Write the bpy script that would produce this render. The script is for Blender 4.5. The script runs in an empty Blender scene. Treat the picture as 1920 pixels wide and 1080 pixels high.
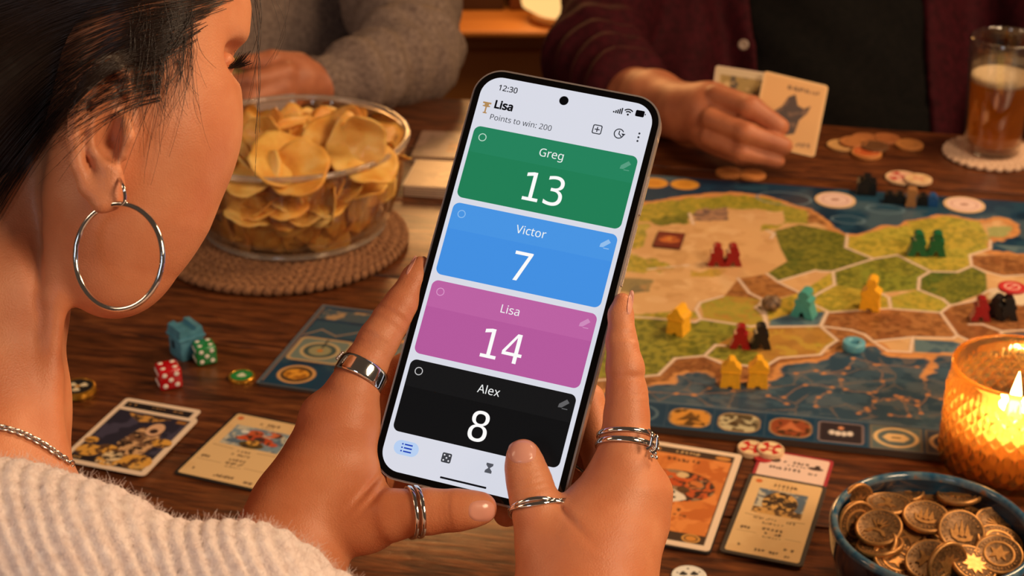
import bpy, bmesh, math, random, os
import numpy as np
from math import sin, cos, pi, radians
from mathutils import Vector, Matrix

rng = np.random.default_rng(7)
random.seed(7)
SC = bpy.context.scene
COL = SC.collection

# ------------------------------------------------------------ camera
PITCH = radians(26)
CAM = np.array([0.0, 0.0, 1.31])
FW = np.array([0, cos(PITCH), -sin(PITCH)])
RT = np.array([1.0, 0, 0])
UP = np.array([0, sin(PITCH), cos(PITCH)])
FPX = 3000.0
TZ = 0.75                                   # table top height

cd = bpy.data.cameras.new('camera')
cam = bpy.data.objects.new('camera', cd)
COL.objects.link(cam)
cam.location = CAM
cam.rotation_euler = (pi/2 - PITCH, 0, 0)
cd.sensor_width = 36
cd.lens = 36*FPX/1920
cd.clip_start = 0.02
cd.dof.use_dof = True
cd.dof.focus_distance = 0.62
cd.dof.aperture_fstop = 56.25/2.9
SC.camera = cam

# ------------------------------------------------------------ world, lamps, exposure
SC.view_settings.view_transform = 'Standard'
SC.view_settings.look = 'None'
SC.view_settings.exposure = 0.0
SC.view_settings.gamma = 1.0
SC.view_settings.use_curve_mapping = False
SC.cycles.transparent_max_bounces = 32
w = bpy.data.worlds.new('world'); SC.world = w; w.use_nodes = True
w.node_tree.nodes['Background'].inputs[0].default_value = (0.55, 0.36, 0.24, 1)
w.node_tree.nodes['Background'].inputs[1].default_value = 0.13

def area(name, loc, target, size, power, color, size_y=None):
    l = bpy.data.lights.new(name, 'AREA'); l.energy = power; l.color = color
    l.size = size
    if size_y: l.shape = 'RECTANGLE'; l.size_y = size_y
    o = bpy.data.objects.new(name, l); COL.objects.link(o)
    o.location = loc
    d = Vector(target) - Vector(loc)
    o.rotation_euler = d.to_track_quat('-Z', 'Y').to_euler()
    return o
area('pendant_light', (0.95, 1.25, 1.75), (0.1, 0.95, 0.8), 0.35, 12, (1.0, 0.66, 0.36))
area('fill_light_right', (0.85, 0.0, 1.72), (0.0, 0.75, 0.9), 0.40, 12.5, (1.0, 0.71, 0.45))  # soft warm fill added beside the camera for the hands, out of view
area('fill_light_left', (-1.3, 0.5, 1.7), (0.0, 0.9, 0.85), 0.5, 5, (1.0, 0.66, 0.42))  # unseen fill light added from the left
area('window_light', (-0.9, -1.2, 1.7), (0.0, 0.7, 0.9), 0.5, 4, (0.72, 0.84, 1.0), 0.5)
area('back_lamp', (-0.13, 2.75, 1.30), (-0.05, 1.3, 0.75), 0.30, 7.0, (1.0, 0.50, 0.17))

# ------------------------------------------------------------ projection helpers
def rayv(px, py):
    return FW + RT*(px-960)/FPX - UP*(py-540)/FPX
def Q(px, py, d):
    return CAM + rayv(px, py)*d
def P(px, py, z=TZ):
    r = rayv(px, py)
    return CAM + r*((z-CAM[2])/r[2])
def PD(px, py, z=TZ):
    return (z-CAM[2])/rayv(px, py)[2]

# ------------------------------------------------------------ object helpers
def link(o, parent=None):
    COL.objects.link(o)
    if parent is not None:
        o.parent = parent
    return o
def tag(o, label=None, cat=None, group=None, kind=None):
    if label: o['label'] = label
    if cat: o['category'] = cat
    if group: o['group'] = group
    if kind: o['kind'] = kind
    return o
def empty(name, loc=(0, 0, 0), rz=0, label=None, cat=None, group=None):
    o = bpy.data.objects.new(name, None); COL.objects.link(o)
    o.location = Vector(loc); o.rotation_euler = (0, 0, rz)
    o.empty_display_size = 0.01
    return tag(o, label, cat, group)
def new_mesh(name, verts, faces, m=None, parent=None, smooth=True):
    me = bpy.data.meshes.new(name)
    if isinstance(verts, np.ndarray): verts = verts.tolist()
    me.from_pydata(verts, [], faces if isinstance(faces, list) else faces.tolist())
    me.update()
    if m: me.materials.append(m)
    if smooth and len(me.polygons):
        me.polygons.foreach_set('use_smooth', [True]*len(me.polygons))
    return link(bpy.data.objects.new(name, me), parent)
def big_mesh(name, V, Qd, m=None, parent=None):
    """fast quad mesh from numpy arrays"""
    me = bpy.data.meshes.new(name)
    me.vertices.add(len(V)); me.vertices.foreach_set('co', V.astype(np.float32).ravel())
    n = len(Qd); k = Qd.shape[1]
    me.loops.add(n*k); me.loops.foreach_set('vertex_index', Qd.astype(np.int32).ravel())
    me.polygons.add(n)
    me.polygons.foreach_set('loop_start', np.arange(0, n*k, k, dtype=np.int32))
    me.polygons.foreach_set('use_smooth', np.ones(n, bool))
    me.update(calc_edges=True); me.validate()
    if m: me.materials.append(m)
    return link(bpy.data.objects.new(name, me), parent)
def bm_obj(name, bm, m=None, parent=None, smooth=True, angle=None):
    me = bpy.data.meshes.new(name); bm.normal_update(); bm.to_mesh(me); bm.free()
    if m: me.materials.append(m)
    if smooth:
        me.polygons.foreach_set('use_smooth', [True]*len(me.polygons))
        if angle: me.set_sharp_from_angle(angle=radians(angle))
    return link(bpy.data.objects.new(name, me), parent)
def copy_tree(o, parent=None):
    c = o.copy(); COL.objects.link(c)
    if parent is not None: c.parent = parent
    for ch in list(o.children): copy_tree(ch, c)
    return c

def bm_lathe(prof, n=48, bm=None, fn=None):
    """prof: (r, z) list; fn(r, z, ang) -> (r, z) modifier"""
    bm = bm or bmesh.new(); rings = []
    for r, z in prof:
        ring = []
        if r < 1e-6:
            v = bm.verts.new((0, 0, z)); ring = [v]*n
        else:
            for i in range(n):
                a = 2*pi*i/n
                rr, zz = (r, z) if fn is None else fn(r, z, a)
                ring.append(bm.verts.new((rr*cos(a), rr*sin(a), zz)))
        rings.append(ring)
    for a, b in zip(rings, rings[1:]):
        for i in range(n):
            j = (i+1) % n
            vs = []
            for v in (a[i], a[j], b[j], b[i]):
                if v not in vs: vs.append(v)
            if len(vs) > 2:
                try: bm.faces.new(vs)
                except ValueError: pass
    return bm
def bm_prism(pts, z0, z1, bevel=0, seg=2, bm=None):
    """outline in xy extruded in z, optional bevel"""
    own = bm is None
    b2 = bmesh.new()
    bot = [b2.verts.new((x, y, z0)) for x, y in pts]
    top = [b2.verts.new((x, y, z1)) for x, y in pts]
    n = len(pts)
    b2.faces.new(list(reversed(bot))); b2.faces.new(top)
    for i in range(n):
        b2.faces.new((bot[i], bot[(i+1) % n], top[(i+1) % n], top[i]))
    if bevel:
        es = [e for e in b2.edges if len(e.link_faces) == 2 and e.calc_face_angle(0) > 0.5]
        bmesh.ops.bevel(b2, geom=es, offset=bevel, segments=seg, affect='EDGES', profile=0.5)
    if own: return b2
    me = bpy.data.meshes.new('tmp'); b2.to_mesh(me); b2.free(); bm.from_mesh(me); bpy.data.meshes.remove(me)
    return bm
def rrect(w, h, r, n=6, cx=0, cy=0):
    pts = []
    for (sx, sy, a0) in ((1, 1, 0), (-1, 1, 90), (-1, -1, 180), (1, -1, 270)):
        for i in range(n+1):
            a = radians(a0+90*i/n)
            pts.append((cx+sx*(w/2-r)+r*cos(a), cy+sy*(h/2-r)+r*sin(a)))
    return pts
def bm_box(sx, sy, sz, bevel=0, seg=2, c=(0, 0, 0)):
    bm = bmesh.new(); bmesh.ops.create_cube(bm, size=1)
    for v in bm.verts: v.co = Vector((v.co.x*sx+c[0], v.co.y*sy+c[1], v.co.z*sz+c[2]))
    if bevel: bmesh.ops.bevel(bm, geom=list(bm.edges), offset=bevel, segments=seg, affect='EDGES', profile=0.5)
    return bm
def tube(paths, radii, ns=6):
    """paths: list of (K,3) arrays, radii: float or list of arrays -> V,F arrays (open tubes, tapered ends closed by size)"""
    Vs, Fs, off = [], [], 0
    for k, p in enumerate(paths):
        p = np.asarray(p, float); K = len(p)
        r = radii if np.isscalar(radii) else np.asarray(radii[k])
        r = np.broadcast_to(r, (K,))
        t = np.gradient(p, axis=0); t /= np.linalg.norm(t, axis=1)[:, None]+1e-12
        ref = np.array([0.13, 0.31, 0.94]); ref = ref/np.linalg.norm(ref)
        u = np.cross(t, ref); u /= np.linalg.norm(u, axis=1)[:, None]+1e-9
        v = np.cross(t, u)
        a = np.arange(ns)*2*pi/ns
        ring = p[:, None]+r[:, None, None]*(np.cos(a)[None, :, None]*u[:, None]+np.sin(a)[None, :, None]*v[:, None])
        Vs.append(ring.reshape(-1, 3))
        i = np.arange(K-1)[:, None]*ns; j = np.arange(ns)[None]; j2 = (j+1) % ns
        F = np.stack([i+j, i+j2, i+ns+j2, i+ns+j], -1).reshape(-1, 4)+off
        Fs.append(F); off += K*ns
    return np.concatenate(Vs), np.concatenate(Fs)
def catmull(pts, n=8, closed=False):
    pts = np.asarray(pts, float); out = []
    N = len(pts); rg = N if closed else N-1
    for i in range(rg):
        if closed: p0, p1, p2, p3 = [pts[(i+k) % N] for k in (-1, 0, 1, 2)]
        else: p0, p1, p2, p3 = pts[max(i-1, 0)], pts[i], pts[i+1], pts[min(i+2, N-1)]
        for t in np.arange(n)/n:
            out.append(0.5*((2*p1)+(-p0+p2)*t+(2*p0-5*p1+4*p2-p3)*t*t+(-p0+3*p1-3*p2+p3)*t**3))
    if not closed: out.append(pts[-1])
    return np.array(out)
def S2L(c):
    c = np.asarray(c, float)/255.0
    return np.where(c <= 0.04045, c/12.92, ((c+0.055)/1.055)**2.4)

# ------------------------------------------------------------ materials
def mat(name, color, rough=0.5, metal=0.0, **kw):
    """color in 0-255 sRGB"""
    m = bpy.data.materials.new(name); m.use_nodes = True
    b = m.node_tree.nodes['Principled BSDF']
    b.inputs['Base Color'].default_value = (*S2L(color), 1)
    b.inputs['Roughness'].default_value = rough
    b.inputs['Metallic'].default_value = metal
    for k, v in kw.items():
        b.inputs[k.replace('_', ' ')].default_value = v
    return m
def nodes(m): return m.node_tree.nodes, m.node_tree.links, m.node_tree.nodes['Principled BSDF']
def ramp(ns, stops, interp='LINEAR'):
    r = ns.new('ShaderNodeValToRGB'); r.color_ramp.interpolation = interp
    e = r.color_ramp.elements
    while len(e) < len(stops): e.new(0.5)
    for el, (p, c) in zip(e, stops):
        el.position = p; el.color = (*S2L(c), 1)
    return r
def noise_mat(name, stops, scale, rough=0.5, metal=0, bump=0.0, bscale=None, detail=4, stretch=None, bdist=0.001, **kw):
    m = mat(name, stops[0][1], rough, metal, **kw); ns, lk, b = nodes(m)
    tc = ns.new('ShaderNodeTexCoord'); mp = ns.new('ShaderNodeMapping')
    lk.new(tc.outputs['Object'], mp.inputs[0])
    if stretch: mp.inputs['Scale'].default_value = stretch
    n = ns.new('ShaderNodeTexNoise'); n.inputs['Scale'].default_value = scale; n.inputs['Detail'].default_value = detail
    lk.new(mp.outputs[0], n.inputs['Vector'])
    r = ramp(ns, stops); lk.new(n.outputs[0], r.inputs[0]); lk.new(r.outputs[0], b.inputs['Base Color'])
    if bump:
        n2 = ns.new('ShaderNodeTexNoise'); n2.inputs['Scale'].default_value = bscale or scale; n2.inputs['Detail'].default_value = 6
        lk.new(mp.outputs[0], n2.inputs['Vector'])
        bp = ns.new('ShaderNodeBump'); bp.inputs['Strength'].default_value = bump; bp.inputs['Distance'].default_value = bdist
        lk.new(n2.outputs[0], bp.inputs['Height']); lk.new(bp.outputs[0], b.inputs['Normal'])
    return m
def print_mat(name, rough=0.45, bump=0.0):
    m = mat(name, (200, 200, 200), rough); ns, lk, b = nodes(m)
    a = ns.new('ShaderNodeVertexColor'); a.layer_name = 'Col'
    lk.new(a.outputs[0], b.inputs['Base Color'])
    if bump:
        n2 = ns.new('ShaderNodeTexNoise'); n2.inputs['Scale'].default_value = 900
        bp = ns.new('ShaderNodeBump'); bp.inputs['Strength'].default_value = bump; bp.inputs['Distance'].default_value = 0.0003
        lk.new(n2.outputs[0], bp.inputs['Height']); lk.new(bp.outputs[0], b.inputs['Normal'])
    return m
def thin_glass(name, tint=(255, 255, 255), refl=0.9, ior=1.5, rough=0.02, base=.05):
    m = bpy.data.materials.new(name); m.use_nodes = True
    ns, lk = m.node_tree.nodes, m.node_tree.links
    for n in list(ns): ns.remove(n)
    out = ns.new('ShaderNodeOutputMaterial'); mx = ns.new('ShaderNodeMixShader')
    tr = ns.new('ShaderNodeBsdfTransparent'); tr.inputs[0].default_value = (*S2L(tint), 1)
    gl = ns.new('ShaderNodeBsdfGlossy'); gl.inputs['Roughness'].default_value = rough
    gl.inputs[0].default_value = (refl, refl, refl, 1)
    lw = ns.new('ShaderNodeLayerWeight'); lw.inputs[0].default_value = .5
    pw = ns.new('ShaderNodeMath'); pw.operation = 'POWER'; pw.inputs[1].default_value = 3.2
    fr = ns.new('ShaderNodeMath'); fr.operation = 'MULTIPLY_ADD'; fr.inputs[1].default_value = .85; fr.inputs[2].default_value = base
    lk.new(lw.outputs['Facing'], pw.inputs[0]); lk.new(pw.outputs[0], fr.inputs[0])
    lk.new(fr.outputs[0], mx.inputs[0]); lk.new(tr.outputs[0], mx.inputs[1]); lk.new(gl.outputs[0], mx.inputs[2])
    lk.new(mx.outputs[0], out.inputs[0])
    return m
def emit(name, color, strength=1.0, rough=0.25, spec=0.15):
    m = mat(name, tuple(v*.30 for v in color), rough)
    b = m.node_tree.nodes['Principled BSDF']
    b.inputs['Specular IOR Level'].default_value = spec
    b.inputs['Emission Color'].default_value = (*S2L(color), 1)
    b.inputs['Emission Strength'].default_value = strength
    return m

# ------------------------------------------------------------ numpy noise and flat print painter
def vnoise(x, y, seed=0):
    r = np.random.default_rng(seed).random((256, 256))
    xi = np.floor(x).astype(int); yi = np.floor(y).astype(int)
    fx = x-xi; fy = y-yi; fx = fx*fx*(3-2*fx); fy = fy*fy*(3-2*fy)
    g = lambda i, j: r[i % 256, j % 256]
    return (g(xi, yi)*(1-fx)+g(xi+1, yi)*fx)*(1-fy)+(g(xi, yi+1)*(1-fx)+g(xi+1, yi+1)*fx)*fy
def fbm(x, y, seed=0, o=4):
    s = 0; a = 0.5
    for k in range(o):
        s = s+a*vnoise(x*2**k, y*2**k, seed+k); a /= 2
    return s/(1-0.5**o)
class Paint:
    """flat print: a vertex colour field over a w x h mm sheet, origin at the centre"""
    def __init__(s, w, h, step, base):
        s.w, s.h = w, h
        s.nx, s.ny = int(w/step)+1, int(h/step)+1
        x = np.linspace(-w/2, w/2, s.nx); y = np.linspace(-h/2, h/2, s.ny)
        s.X, s.Y = [a.ravel() for a in np.meshgrid(x, y)]
        s.C = np.tile(S2L(base), (len(s.X), 1)); s.aa = step
    def put(s, m, c, a=1.0):
        m = np.clip(m, 0, 1)*a
        s.C = s.C*(1-m[:, None])+S2L(c)*m[:, None]
    def sd_poly(s, pts):
        inside = np.zeros(len(s.X), bool); d = np.full(len(s.X), 1e9)
        n = len(pts)
        for i in range(n):
            x0, y0 = pts[i]; x1, y1 = pts[(i+1) % n]
            if abs(y1-y0) > 1e-9:
                c = ((y0 > s.Y) != (y1 > s.Y)) & (s.X < (x1-x0)*(s.Y-y0)/(y1-y0)+x0)
                inside ^= c
            d = np.minimum(d, s.segd(x0, y0, x1, y1))
        return np.where(inside, -d, d)
    def segd(s, x0, y0, x1, y1):
        dx, dy = x1-x0, y1-y0
        t = np.clip(((s.X-x0)*dx+(s.Y-y0)*dy)/(dx*dx+dy*dy+1e-12), 0, 1)
        return np.hypot(s.X-x0-t*dx, s.Y-y0-t*dy)
    def soft(s, d): return 0.5-d/s.aa
    def poly(s, pts, c, a=1.0): m = s.soft(s.sd_poly(pts)); s.put(m, c, a); return m
    def rect(s, x0, y0, x1, y1, c, a=1.0, r=0):
        cx, cy, hw, hh = (x0+x1)/2, (y0+y1)/2, abs(x1-x0)/2-r, abs(y1-y0)/2-r
        qx = np.abs(s.X-cx)-hw; qy = np.abs(s.Y-cy)-hh
        d = np.hypot(np.maximum(qx, 0), np.maximum(qy, 0))+np.minimum(np.maximum(qx, qy), 0)-r
        m = s.soft(d); s.put(m, c, a); return m
    def ell(s, cx, cy, rx, ry, c, a=1.0):
        k = np.hypot((s.X-cx)/rx, (s.Y-cy)/ry); m = s.soft((k-1)*min(rx, ry)); s.put(m, c, a); return m
    def ring(s, cx, cy, rx, ry, wd, c):
        k = np.hypot((s.X-cx)/rx, (s.Y-cy)/ry); s.put(s.soft(np.abs((k-1)*min(rx, ry))-wd/2), c)
    def line(s, pts, wd, c, a=1.0):
        for p, q in zip(pts, pts[1:]): s.put(s.soft(s.segd(*p, *q)-wd/2), c, a)
    def mottle(s, mask, cols, scale, seed, lo=0.45, hi=0.6, a=1.0):
        n = fbm(s.X/scale+7, s.Y/scale+3, seed)
        for k, c in enumerate(cols):
            t = (n-(lo+k*(hi-lo)))/0.06
            s.put(np.clip(mask, 0, 1)*np.clip(t, 0, 1), c, a)
            n = fbm(s.X/scale+31*k+5, s.Y/scale-17*k, seed+11+k)
    def glyphs(s, cx, cy, w, h, n, c, seed=0, a=0.9):
        """a row of small illegible characters"""
        r = random.Random(seed); cw = w/n
        for i in range(n):
            if r.random() < 0.12: continue
            x = cx-w/2+cw*(i+.5)
            for k in range(r.randint(2, 4)):
                ax, ay = x+r.uniform(-.3, .3)*cw, cy+r.uniform(-.45, .45)*h
                bx, by = x+r.uniform(-.3, .3)*cw, cy+r.uniform(-.45, .45)*h
                if r.random() < .5: bx = ax
                s.put(s.soft(s.segd(ax, ay, bx, by)-h*.15), c, 1.0)
    def obj(s, name, m, parent=None, z=0, keep=None):
        V = np.stack([s.X/1000, s.Y/1000, np.full(len(s.X), z)], 1)
        i = (np.arange(s.ny-1)[:, None]*s.nx+np.arange(s.nx-1)[None]).ravel()
        F = np.stack([i, i+1, i+s.nx+1, i+s.nx], 1)
        if keep is not None: F = F[keep(s.X[i], s.Y[i])]
        o = big_mesh(name, V, F, m, parent)
        at = o.data.color_attributes.new('Col', 'FLOAT_COLOR', 'POINT')
        if len(o.data.vertices) == len(s.C):
            at.data.foreach_set('color', np.concatenate([s.C, np.ones((len(s.C), 1))], 1).astype(np.float32).ravel())
        return o

# ------------------------------------------------------------ implicit surfaces (continuous bodies and clothes)
def smin(a, b, k):
    h = np.clip(0.5+0.5*(b-a)/k, 0, 1)
    return b*(1-h)+a*h-k*h*(1-h)
def cap(p, a, b, ra, rb, flat=None):
    ba = b-a; t = np.clip(((p-a)@ba)/(ba@ba+1e-12), 0, 1)
    q = p-a-t[:, None]*ba
    if flat is not None:
        n, s = flat
        q = q+n*((q@n)*(1/s-1))[:, None]
    return np.sqrt((q*q).sum(1))-(ra+(rb-ra)*t)
def chain(p, pts, k=0.003, flat=None):
    """pts: (px, py, depth, r_px)"""
    W = [Q(x, y, d) for x, y, d, r in pts]; Rr = [r*d/FPX for x, y, d, r in pts]
    if len(pts) == 1: return cap(p, W[0], W[0]+1e-6, Rr[0], Rr[0], flat)
    o = None
    for i in range(len(pts)-1):
        c = cap(p, W[i], W[i+1], Rr[i], Rr[i+1], flat)
        o = c if o is None else smin(o, c, k)
    return o
def ellipsoid(p, c, ax, R3):
    """ax radii, R3 rows = axes"""
    q = (p-c)@R3.T/ax; k0 = np.sqrt((q*q).sum(1))+1e-9; k1 = np.sqrt(((q/ax)**2).sum(1))+1e-9
    return k0*(k0-1)/k1
CAMR = np.stack([RT, -UP, FW])
def ell_px(p, px, py, d, rx, ry, rz, rot=0):
    """ellipsoid: radii in px (x, y) and metres (depth), rotated in the view plane"""
    c, s = cos(rot), sin(rot)
    R3 = np.stack([RT*c-UP*s, -RT*s-UP*c, FW])
    return ellipsoid(p, Q(px, py, d), np.array([rx*d/FPX, ry*d/FPX, rz]), R3)
def surface_nets(f, lo, hi, h):
    lo = np.asarray(lo, float); hi = np.asarray(hi, float)
    B = 8
    nb = np.ceil((hi-lo)/(h*B)).astype(int); n = nb*B+1
    bc = np.stack(np.meshgrid(*[np.arange(k) for k in nb], indexing='ij'), -1).reshape(-1, 3)
    dc = f(lo+(bc+0.5)*B*h)
    act = np.abs(dc) < B*h*1.35
    vol = np.empty(nb*B+1, np.float32)
    sign = np.where(dc < 0, -1.0, 1.0).astype(np.float32).reshape(nb)
    vol[:] = 1
    vol[:-1, :-1, :-1] = np.repeat(np.repeat(np.repeat(sign, B, 0), B, 1), B, 2)
    mask = np.zeros(vol.shape, bool)
    loc = np.stack(np.meshgrid(*[np.arange(B+1)]*3, indexing='ij'), -1).reshape(-1, 3)
    ids = (bc[act][:, None]*B+loc[None]).reshape(-1, 3)
    mask[ids[:, 0], ids[:, 1], ids[:, 2]] = True
    ix = np.argwhere(mask)
    for k in range(0, len(ix), 400000):
        j = ix[k:k+400000]
        vol[j[:, 0], j[:, 1], j[:, 2]] = f(lo+j*h)
    s = vol < 0
    cs = s[:-1, :-1, :-1].astype(np.int8)
    for dx, dy, dz in [(a, b, c) for a in (0, 1) for b in (0, 1) for c in (0, 1)][1:]:
        cs = cs+s[dx:s.shape[0]-1+dx, dy:s.shape[1]-1+dy, dz:s.shape[2]-1+dz]
    cells = np.argwhere((cs > 0) & (cs < 8))
    idx = np.full(cs.shape, -1, np.int64); idx[cells[:, 0], cells[:, 1], cells[:, 2]] = np.arange(len(cells))
    acc = np.zeros((len(cells), 3)); cnt = np.zeros(len(cells))
    cr = np.array([(a, b, c) for a in (0, 1) for b in (0, 1) for c in (0, 1)])
    for i in range(8):
        for j in range(i+1, 8):
            if np.abs(cr[i]-cr[j]).sum() != 1: continue
            a = cells+cr[i]; b = cells+cr[j]
            va = vol[a[:, 0], a[:, 1], a[:, 2]]; vb = vol[b[:, 0], b[:, 1], b[:, 2]]
            m = (va < 0) != (vb < 0)
            t = va[m]/(va[m]-vb[m])
            acc[m] += cr[i]+(cr[j]-cr[i])*t[:, None]; cnt[m] += 1
    V = lo+(cells+acc/cnt[:, None])*h
    F = []
    for ax in range(3):
        u, v = (ax+1) % 3, (ax+2) % 3
        e = np.zeros(3, int); e[ax] = 1
        sl0 = [slice(1, -1)]*3; sl0[ax] = slice(0, -1)
        sl1 = [slice(1, -1)]*3; sl1[ax] = slice(1, None)
        a = s[tuple(sl0)]; b = s[tuple(sl1)]
        pos = np.argwhere(a != b)
        if not len(pos): continue
        inside = a[pos[:, 0], pos[:, 1], pos[:, 2]]
        off = np.ones(3, int); off[ax] = 0
        p = pos+off
        du = np.zeros(3, int); du[u] = 1; dv = np.zeros(3, int); dv[v] = 1
        q = [idx[tuple((p-x).T)] for x in (du*0, du, du+dv, dv)]
        F1 = np.stack(q, 1); F1[~inside] = F1[~inside][:, ::-1]
        F.append(F1)
    F = np.concatenate(F); F = F[(F >= 0).all(1)]
    return V, F
def relax(V, F, it=2, lam=0.5):
    """laplacian smoothing over quads"""
    E = np.concatenate([F[:, [0, 1]], F[:, [1, 2]], F[:, [2, 3]], F[:, [3, 0]]])
    E = np.concatenate([E, E[:, ::-1]])
    deg = np.bincount(E[:, 0], minlength=len(V))[:, None]+1e-9
    for _ in range(it):
        A = np.stack([np.bincount(E[:, 0], V[E[:, 1], k], len(V)) for k in range(3)], 1)/deg
        V = V+(A-V)*lam
    return V
def vnormals(V, F):
    n = np.cross(V[F[:, 2]]-V[F[:, 0]], V[F[:, 3]]-V[F[:, 1]])
    N = np.zeros_like(V)
    for k in range(4):
        for a in range(3): N[:, a] += np.bincount(F[:, k], n[:, a], len(V))
    return N/(np.linalg.norm(N, axis=1)[:, None]+1e-12)
def march(f, px, py, d0, d1, n=40):
    """first zero of f along view rays (arrays of px, py) between depths d0..d1; nan if none"""
    px = np.asarray(px, float); py = np.asarray(py, float)
    Rv = FW[None]+RT[None]*((px-960)/FPX)[:, None]-UP[None]*((py-540)/FPX)[:, None]
    d = np.full(len(px), d0); done = np.zeros(len(px), bool)
    for _ in range(n):
        v = f(CAM+Rv*d[:, None])
        d = np.where(done, d, d+np.maximum(v, 0.00005)*0.9)
        done |= v < 0.0001
    d = np.where(done & (d < d1), d, np.nan)
    return d, CAM+Rv*np.nan_to_num(d, nan=d1)[:, None]

# ------------------------------------------------------------ room
def struct(name, bm, m): return tag(bm_obj(name, bm, m, smooth=False), kind='structure')
M_floor = noise_mat('floor_wood', [(0.3, (58, 34, 18)), (0.7, (92, 56, 30))], 3, 0.4, stretch=(1, 9, 1))
M_wall = noise_mat('wall_plaster', [(0.3, (92, 58, 28)), (0.7, (108, 68, 34))], 2, 0.8)
struct('floor', bm_box(6, 7, 0.02, c=(0, 1.2, -0.01)), M_floor)
struct('wall_back', bm_box(6, 0.05, 2.6, c=(0, 4.2, 1.3)), M_wall)
bb = struct('baseboard_back', bm_box(6, 0.02, 0.1, c=(0, 4.165, 0.05)), M_floor)

# low cabinet behind the players, with a lamp and boxes on it
M_cabtop = noise_mat('cabinet_top_wood', [(0.35, (196, 118, 52)), (0.65, (216, 138, 66))], 4, 0.45, stretch=(1, 8, 1))
M_cab = noise_mat('cabinet_wood', [(0.35, (186, 120, 58)), (0.65, (204, 138, 70))], 4, 0.5, stretch=(1, 8, 1))
cf = P(950, 58, .47)
cab = empty('low_cabinet', (0.1, float(cf[1])+.25, 0), 0, 'low brown wooden cabinet in the blurred background between the two players', 'cabinet')
bm_obj('body', bm_box(1.7, 0.40, 0.435, 0.004, c=(0, 0.02, 0.2375)), M_cab, cab)
bm_obj('worktop', bm_box(1.76, 0.50, 0.014, 0.004, c=(0, 0, 0.463)), M_cabtop, cab)
for k in range(4):
    d = bm_obj('door', bm_box(0.405, 0.016, 0.36, 0.004, c=(-0.63+0.42*k, -0.19, 0.235)), M_cab, cab)
    h = bm_obj('handle', bm_box(0.012, 0.018, 0.09, 0.004, c=(-0.63+0.42*k+(0.17 if k % 2 == 0 else -0.17), -0.205, 0.30)), M_cabtop, d)
M_boxd = mat('box_dark', (70, 40, 18), 0.7); M_boxm = mat('box_mid', (130, 76, 40), 0.7)
for x, wdt, hh, m, lab in ((-0.18, 0.16, 0.22, M_boxm, 'brown storage box on the low cabinet, nearest the grey sleeve'),
                           (-0.02, 0.13, 0.26, M_boxd, 'dark storage box in the middle of the low cabinet top'),
                           (0.105, 0.10, 0.20, M_boxm, 'brown storage box on the low cabinet, nearest the glowing lamp')):
    b = empty('storage_box', (float(P(930, 20, .47)[0])+x-.03, float(P(930, 20, .47)[1])+.075, 0.47), 0, lab, 'box')
    bm_obj('box_body', bm_box(wdt, 0.15, hh*0.8, 0.004, c=(0, 0, hh*0.4)), m, b)
    bm_obj('lid', bm_box(wdt+0.008, 0.158, hh*0.2, 0.004, c=(0, 0, hh*0.9)), m, b)
lp = empty('table_lamp', (float(P(1018, 62, .47)[0])+.035, float(P(1018, 56, .47)[1])+.06, 0.47), 0, 'glowing yellow table lamp on the low cabinet beside the maroon sleeve', 'lamp')
M_glow = emit('lamp_glow', (255, 200, 122), 1.15, 0.6)
bm_obj('shade', bm_lathe([(0.045, 0.014), (0.072, 0.03), (0.082, 0.09), (0.078, 0.16), (0.05, 0.22), (0, .235)], 32), M_glow, lp)
bm_obj('base', bm_lathe([(0, 0), (0.06, 0), (0.06, 0.010), (0.046, 0.016), (0, 0.018)], 32), M_cabtop, lp)

pl = bpy.data.lights.new('lamp_bulb', 'POINT'); pl.energy = 3.0; pl.color = (1.0, .66, .34); pl.shadow_soft_size = .07
po = bpy.data.objects.new('lamp_bulb', pl); COL.objects.link(po); po.location = (lp.location.x-.02, lp.location.y-.16, .75)

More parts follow.
